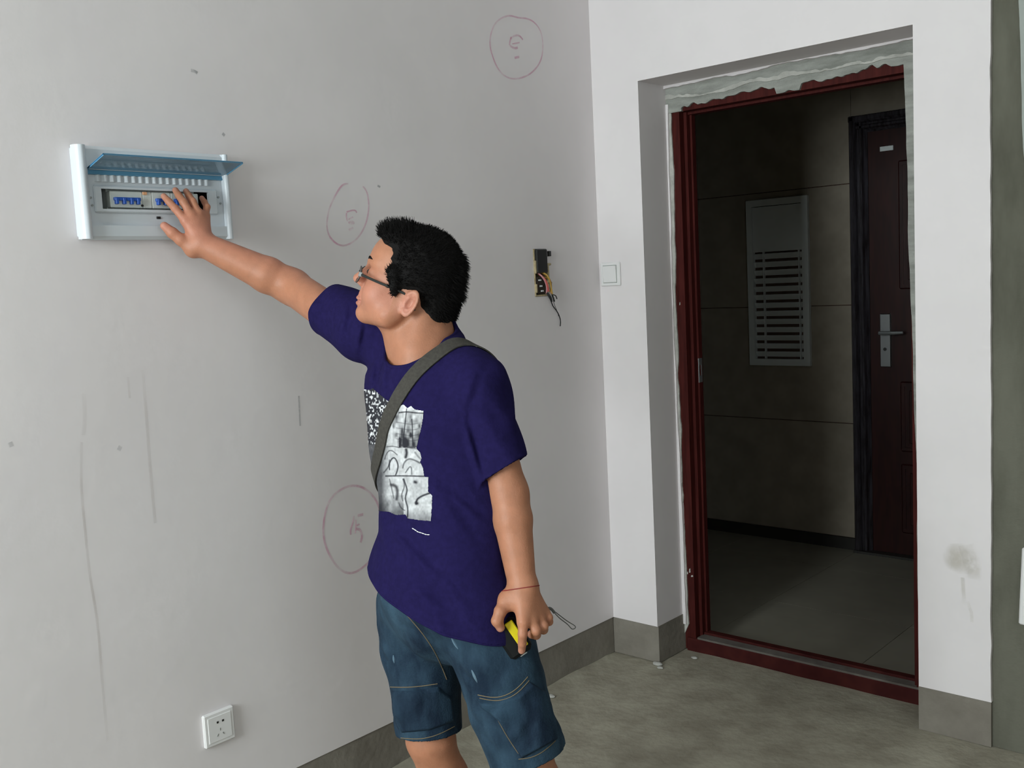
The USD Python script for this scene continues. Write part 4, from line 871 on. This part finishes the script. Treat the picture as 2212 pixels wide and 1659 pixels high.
seg([(260, 968), (430, 966), (560, 968), (720, 972)], 1.5); seg([(270, 660), (340, 655), (400, 668)], 1.2, .8); seg([(600, 680), (470, 660), (420, 640)], 1.6, .7)
seg([(300, 900), (305, 820), (345, 775), (378, 815), (388, 880), (365, 955)], 1.5); seg([(250, 790), (265, 740), (300, 700), (380, 745)], 1.2, .8); seg([(240, 930), (290, 860), (300, 800)], 1.5, .8)
seg([(440, 880), (455, 830), (500, 790), (560, 800), (620, 830)], 1.8, .8); seg([(470, 930), (520, 870), (535, 950)], 1.4, .8); seg([(475, 690), (480, 730), (470, 770)], 3.2); seg([(570, 720), (600, 760), (630, 790)], 2, .6)
seg([(450, 1000), (470, 1060), (484, 1120), (468, 1190), (488, 1290), (488, 1400)], 1.6); seg([(440, 1000), (455, 1080), (430, 1160), (440, 1230)], 1.3, .8); seg([(320, 1060), (368, 1080), (382, 1130), (375, 1210)], 3.4, .9); seg([(300, 1000), (320, 1090), (345, 1200)], 1.2, .7)
seg([(580, 1262), (588, 1222), (640, 1180), (735, 1145)], 2.2); seg([(580, 1250), (592, 1256)], 3.2); seg([(566, 1030), (578, 1034)], 3.4); seg([(400, 1250), (420, 1300), (460, 1330)], 1.4, .7)
g = np.where((v > 1096) & (u > 872), g * np.clip(1 - (v - 1096) / 45, .45, 1), g); g = np.where((u < 872) & (v > 1070), g * np.clip(1 - (v - 1070) / 50, .25, 1) * (.6 + .5 * nf), g)
g = np.where((u < 846) & (v > 960), g * np.clip(.25 + (u - 826) / 22, .15, 1), g)
g = np.clip(g * (.82 + .36 * meshkit.noise(np.stack([u * .30, v * .22, u * 0], 1), 31)), .012, .72)
n1, n2 = ga.shape; i, j = np.meshgrid(np.arange(n1 - 1), np.arange(n2 - 1), indexing='ij'); q = np.stack([i * n2 + j, (i + 1) * n2 + j, (i + 1) * n2 + j + 1, i * n2 + j + 1], -1).reshape(-1, 4)
q = q[inside[q].all(1)]; ids, inv = np.unique(q, return_inverse=True); q = inv.reshape(-1, 4)
tone = np.stack([g * .99, g, g * 1.02], 1) + np.array([.003, .003, .010])
obj('print', (P3[ids], q), M['print'], SHIRT, smooth=True, color=tone[ids], label='white and grey sketch-like chest print')
def trace(pts, fn, off=0.0):
    r = ray([a for a, b in pts], [b for a, b in pts]); P, h = march(lambda p: fn(p) - off, np.tile(EYE, (len(pts), 1)), r, t0=1.2, n=160); return P[h]
scr = [(890, 1141), (897, 1145), (903, 1149), (910, 1151), (918, 1154), (928, 1155)]
S_ = trace(scr, shirt_solid, .0006); obj('print_script', tube(spline(S_, 40), np.abs(np.sin(np.linspace(0, 22, 40))) * .0007 + .0005, 5), M['white_plastic'], SHIRT, label='small white scrawl under the print')

# olive strap across the chest, running round the body to a small bag at the right hip
fr = trace([(1046, 747), (1030, 738), (1012, 734), (988, 741), (957, 756), (932, 774), (902, 801), (879, 829), (861, 857), (843.5, 890), (831, 920), (825, 945), (821, 966)], shirt_solid, .0022)
ctr = np.array([*sfun(PC[2] + .2)[:2], 0])
bk = np.array([ctr + LAT * x + UP * z - .4 * FWD for x, z in ((-.130, fr[-1][2] - .14), (-.09, fr[-1][2] - .09), (-.04, fr[-1][2] + .03), (.02, fr[-1][2] + .13), (.065, fr[-1][2] + .21), (.09, NB[2] - .055))])
bk, h_ = march(lambda p: shirt_solid(p) - .0022, bk, np.tile(FWD, (len(bk), 1)), n=140); bk = bk[h_]
sd = ctr + UP * (fr[-1][2] - .11) + .03 * FWD - .4 * LAT; sd, h_ = march(lambda p: shirt_solid(p) - .0022, sd[None], LAT[None], n=140)
lp = spline(np.vstack([fr, sd, bk]), 300, closed=True)[:-1]
def snap(c, k=6):
    for _ in range(k):
        d0 = shirt_solid(c); e = .002; gr = np.stack([shirt_solid(c + np.eye(3)[k_] * e) - d0 for k_ in range(3)], 1) / e; gr /= np.linalg.norm(gr, axis=1, keepdims=True) + 1e-9
        c = c - gr * np.clip(d0 - .0022, -.006, .006)[:, None]
    return c, gr
def smooth_loop(a, k=6):
    for _ in range(k): a = (np.roll(a, 1, 0) + 2 * a + np.roll(a, -1, 0)) / 4
    return a
lp, gn = snap(lp); lp = smooth_loop(lp, 8); gn = smooth_loop(gn, 30); gn /= np.linalg.norm(gn, axis=1, keepdims=True)
tg = np.roll(lp, -1, 0) - np.roll(lp, 1, 0); tg /= np.linalg.norm(tg, axis=1, keepdims=True); sw = smooth_loop(np.cross(tg, gn), 12); sw /= np.linalg.norm(sw, axis=1, keepdims=True)
R_ = []
for s in np.linspace(-1, 1, 7):
    c, _ = snap(lp + sw * s * .0160, 5); R_.append(smooth_loop(np.maximum(0, 1) * c, 10))
R_ = np.array(R_); inn = R_; outr = R_ + gn[None] * .0028
def band(inn, outr):
    prof = np.concatenate([outr, inn[::-1]]); m, n = prof.shape[:2]; v = prof.reshape(-1, 3); i, j = np.meshgrid(np.arange(m), np.arange(n), indexing='ij')
    q = np.stack([i * n + j, ((i + 1) % m) * n + j, ((i + 1) % m) * n + (j + 1) % n, i * n + (j + 1) % n], -1).reshape(-1, 4); return (v, q)
BAG = thing('shoulder_bag', 'olive webbing strap of a bag slung diagonally across the navy t-shirt', 'bag')
obj('strap', band(inn, outr), M['strap'], BAG, smooth=50)
bc = np.array([*sfun(PC[2] + .10)[:2], PC[2] + .06]) - FWD * .168 - LAT * .05
bgm = trimesh.convex.convex_hull(np.array([bc + LAT * x + FWD * y + UP * z for x in (-.10, .10) for y in (-.022, .022) for z in (-.07, .075)])); 
bgm = bx(-.10, .10, -.022, .022, -.07, .075, .012); bgm.vertices = bc + bgm.vertices @ np.stack([LAT, FWD, UP]); obj('pouch', bgm, M['bag'], BAG)

# shorts: stitched seams, worn streaks, button
def seam(pts, r=.0010, m='stitch', name='seam', n=40):
    P = trace([tuple(a) for a in spline(np.array(pts, float), n)], shorts_solid, .0006); P = P[np.linalg.norm(P - PC, axis=1) < .6]; return obj(name, tube(P, r, 5), M[m], SHORTS)
seam([(840, 1484), (890, 1484), (945, 1477)]); seam([(866, 1594), (905, 1596), (950, 1585), (982, 1569)])
seam([(1032, 1501), (1074, 1506), (1110, 1492), (1140, 1462)]); seam([(1036, 1508), (1076, 1513), (1114, 1499), (1143, 1470)])
seam([(1076, 1556), (1095, 1590), (1120, 1628)]); seam([(1120, 1640), (1150, 1635), (1180, 1618), (1200, 1600)])
seam([(880, 1330), (915, 1372), (945, 1420), (965, 1468)])
for pts in ([(975, 1376), (984, 1392), (990, 1402)], [(1019, 1447), (1026, 1462), (1031, 1474)], [(850, 1415), (852, 1432)]):
    P = trace([tuple(a) for a in (spline(np.array(pts, float), 12) if len(pts) > 2 else np.linspace(*np.array(pts, float), 12))], shorts_solid, -.0005); obj('worn_streak', tube(P, .0028 * np.sin(np.linspace(.25, 2.9, 12)) + .0004, 6), M['denim_pale'], SHORTS)
def pocket(poly, h, seed):
    pg = Polygon(poly); x0, y0, x1, y1 = pg.bounds; gu, gv = np.meshgrid(np.arange(x0, x1 + 1, 2.2), np.arange(y0, y1 + 1, 2.2), indexing='ij')
    r = ray(gu.ravel(), gv.ravel()); P, ok = march(lambda p: shorts_solid(p), np.tile(EYE, (len(r), 1)), r, t0=1.2, n=160)
    ins = shapely.contains_xy(pg, gu.ravel(), gv.ravel()) & ok; ds = shapely.distance(shapely.points(gu.ravel(), gv.ravel()), pg.exterior); e = .002
    d0 = shorts_solid(P); gr = np.stack([shorts_solid(P + np.eye(3)[k_] * e) - d0 for k_ in range(3)], 1) / e; gr /= np.linalg.norm(gr, axis=1, keepdims=True) + 1e-9
    sm = np.clip(ds / 9, 0, 1); sm = sm * sm * (3 - 2 * sm); P = P + gr * (-.0015 + h * sm * (.7 + .7 * meshkit.noise(np.stack([gu.ravel() * .05, gv.ravel() * .035, gu.ravel() * 0], 1), seed)))[:, None]
    n1, n2 = gu.shape; i, j = np.meshgrid(np.arange(n1 - 1), np.arange(n2 - 1), indexing='ij'); q = np.stack([i * n2 + j, i * n2 + j + 1, (i + 1) * n2 + j + 1, (i + 1) * n2 + j], -1).reshape(-1, 4); q = q[ins[q].all(1)]
    ids, inv = np.unique(q, return_inverse=True); obj('cargo_pocket', (P[ids], inv.reshape(-1, 4)), M['denim_dark'], SHORTS, smooth=True)
pocket([(1030, 1507), (1076, 1512), (1114, 1498), (1145, 1470), (1178, 1490), (1200, 1556), (1206, 1598), (1126, 1642), (1100, 1600), (1074, 1558), (1040, 1530)], .011, 3)
pocket([(842, 1489), (890, 1489), (948, 1481), (978, 1505), (984, 1560), (930, 1580), (866, 1586), (850, 1550)], .007, 6)
b_ = trace([(1043, 1518)], shorts_solid, .001)[0]; bs = trimesh.creation.icosphere(2, .0035); bs.apply_translation(b_); obj('button', bs, M['brass'], SHORTS)
for A in (RA, LA):
    def shoe_sdf(p, A=A):
        toe = np.array([*(A + FWD * .150)[:2], .034]); heel = np.array([*(A - FWD * .035)[:2], .036])
        d = smin(cone(p, heel, np.array([*(A + FWD * .06)[:2], .048]), .043, .046), cone(p, np.array([*(A + FWD * .06)[:2], .048]), toe, .046, .038), .02)
        return np.maximum(d, -(p[:, 2] - .002))
    sv, sf = surface(shoe_sdf, np.minimum(A - .1, A + FWD * .2 - .06) * [1, 1, 0] - [0, 0, .01], np.maximum(A + .1, A + FWD * .2 + .06), .004)
    obj('shoe', (sv, sf), M['shoe'], PER, smooth=True)

# spectacles
GL = thing('eyeglasses', 'dark-armed spectacles with bright hinges worn on the face', 'glasses')
GU = -.037
def rim(s):
    a = np.linspace(0, 2 * np.pi, 40); k = np.sign(np.cos(a)) * np.abs(np.cos(a)) ** .8, np.sign(np.sin(a)) * np.abs(np.sin(a)) ** .8
    return np.array([hd(.110 - .012 * ((s * .034 + .027 * cx) / .06) ** 2 - .10 * (.017 * sy) * .5, s * .034 + .027 * cx, GU + .017 * sy) for cx, sy in zip(*k)])
for s in (-1, 1):
    rr_ = rim(s); obj('rim', tube(rr_, .0012, 8), M['temple'], GL)
    c0 = rr_[:-1].mean(0); obj('lens', (np.vstack([rr_[:-1], c0]), np.array([[k, (k + 1) % 39, 39] for k in range(39)])), M['lens'], GL)
    hb = bx(-.004, .004, -.003, .003, -.0048, .0048, .001); hb.vertices = hd(.097, s * .0655, GU + .002) + hb.vertices @ HB; obj('hinge', hb, M['steel'], GL)
    obj('temple', tube(spline([hd(.095, s * .067, GU + .002), hd(.052, s * .0715, GU - .003), hd(.005, s * .0725, GU - .008), hd(-.016, s * .069, GU - .016), hd(-.028, s * .070, GU - .036)], 30), np.linspace(.0028, .0024, 30), 8), M['temple'], GL)
obj('bridge', tube(spline([hd(.1085, .009, GU + .004), hd(.112, 0, GU + .006), hd(.1085, -.009, GU + .004)], 12), .0014), M['temple'], GL)

# tape measure in the left hand, cord looped round behind it
TMS = thing('tape_measure', 'small black and yellow tape measure held in the lowered left hand', 'tape measure')
tc = at(1109, 1372, 1.972); e1 = unit(27 * ROT[0] + 39 * ROT[1]); e2 = unit(39 * ROT[0] - 27 * ROT[1]); e3 = np.cross(e1, e2); TB = np.stack([e1, e2, e3]); TB = TB if e3 @ ROT[2] > 0 else TB
def tp(m): m.vertices = tc + m.vertices @ TB; return m
obj('case', tp(bx(-.036, .040, -.030, .020, -.014, .014, .007)), M['black_rubber'], TMS)
sgn = -1 if e3 @ ROT[2] > 0 else 1
yb = bx(-.030, .028, -.001, .0165, min(sgn * .0125, sgn * .0165), max(sgn * .0125, sgn * .0165), .0015); obj('yellow_band', tp(yb), M['yellow'], TMS, label='bright yellow band')
obj('blade_hook', tp(bx(.038, .043, -.012, .004, -.006, .006, .001)), M['dull_steel'], TMS)
c_ = [at(1176, 1318, 2.00), at(1190, 1315, 2.01), at(1198, 1324, 2.01)]
obj('cord', tube(spline(c_, 12), .0030, 7), M['cord'], TMS)
obj('cord', tube(spline([at(1197, 1323, 2.01), at(1212, 1338, 2.013), at(1230, 1353, 2.016), at(1238, 1359, 2.018), at(1243, 1356, 2.019), at(1234, 1347, 2.018), at(1215, 1334, 2.014), at(1198, 1321, 2.01)], 50), .0011, 6), M['cord'], TMS)
# red thread on the wrist
ax_ = unit(LWR - LE); wl_, _ = plane_loop(at(1128, 1270, 1.985), ax_, body_sdf, .0004, n=60, rmax=.06); wl_ = wl_[~np.isnan(wl_[:, 0])]
obj('bracelet', closed_tube(smooth_loop(wl_, 2), .0011), M['red_thread'], PER, smooth=True, label='thin red thread tied round the left wrist')
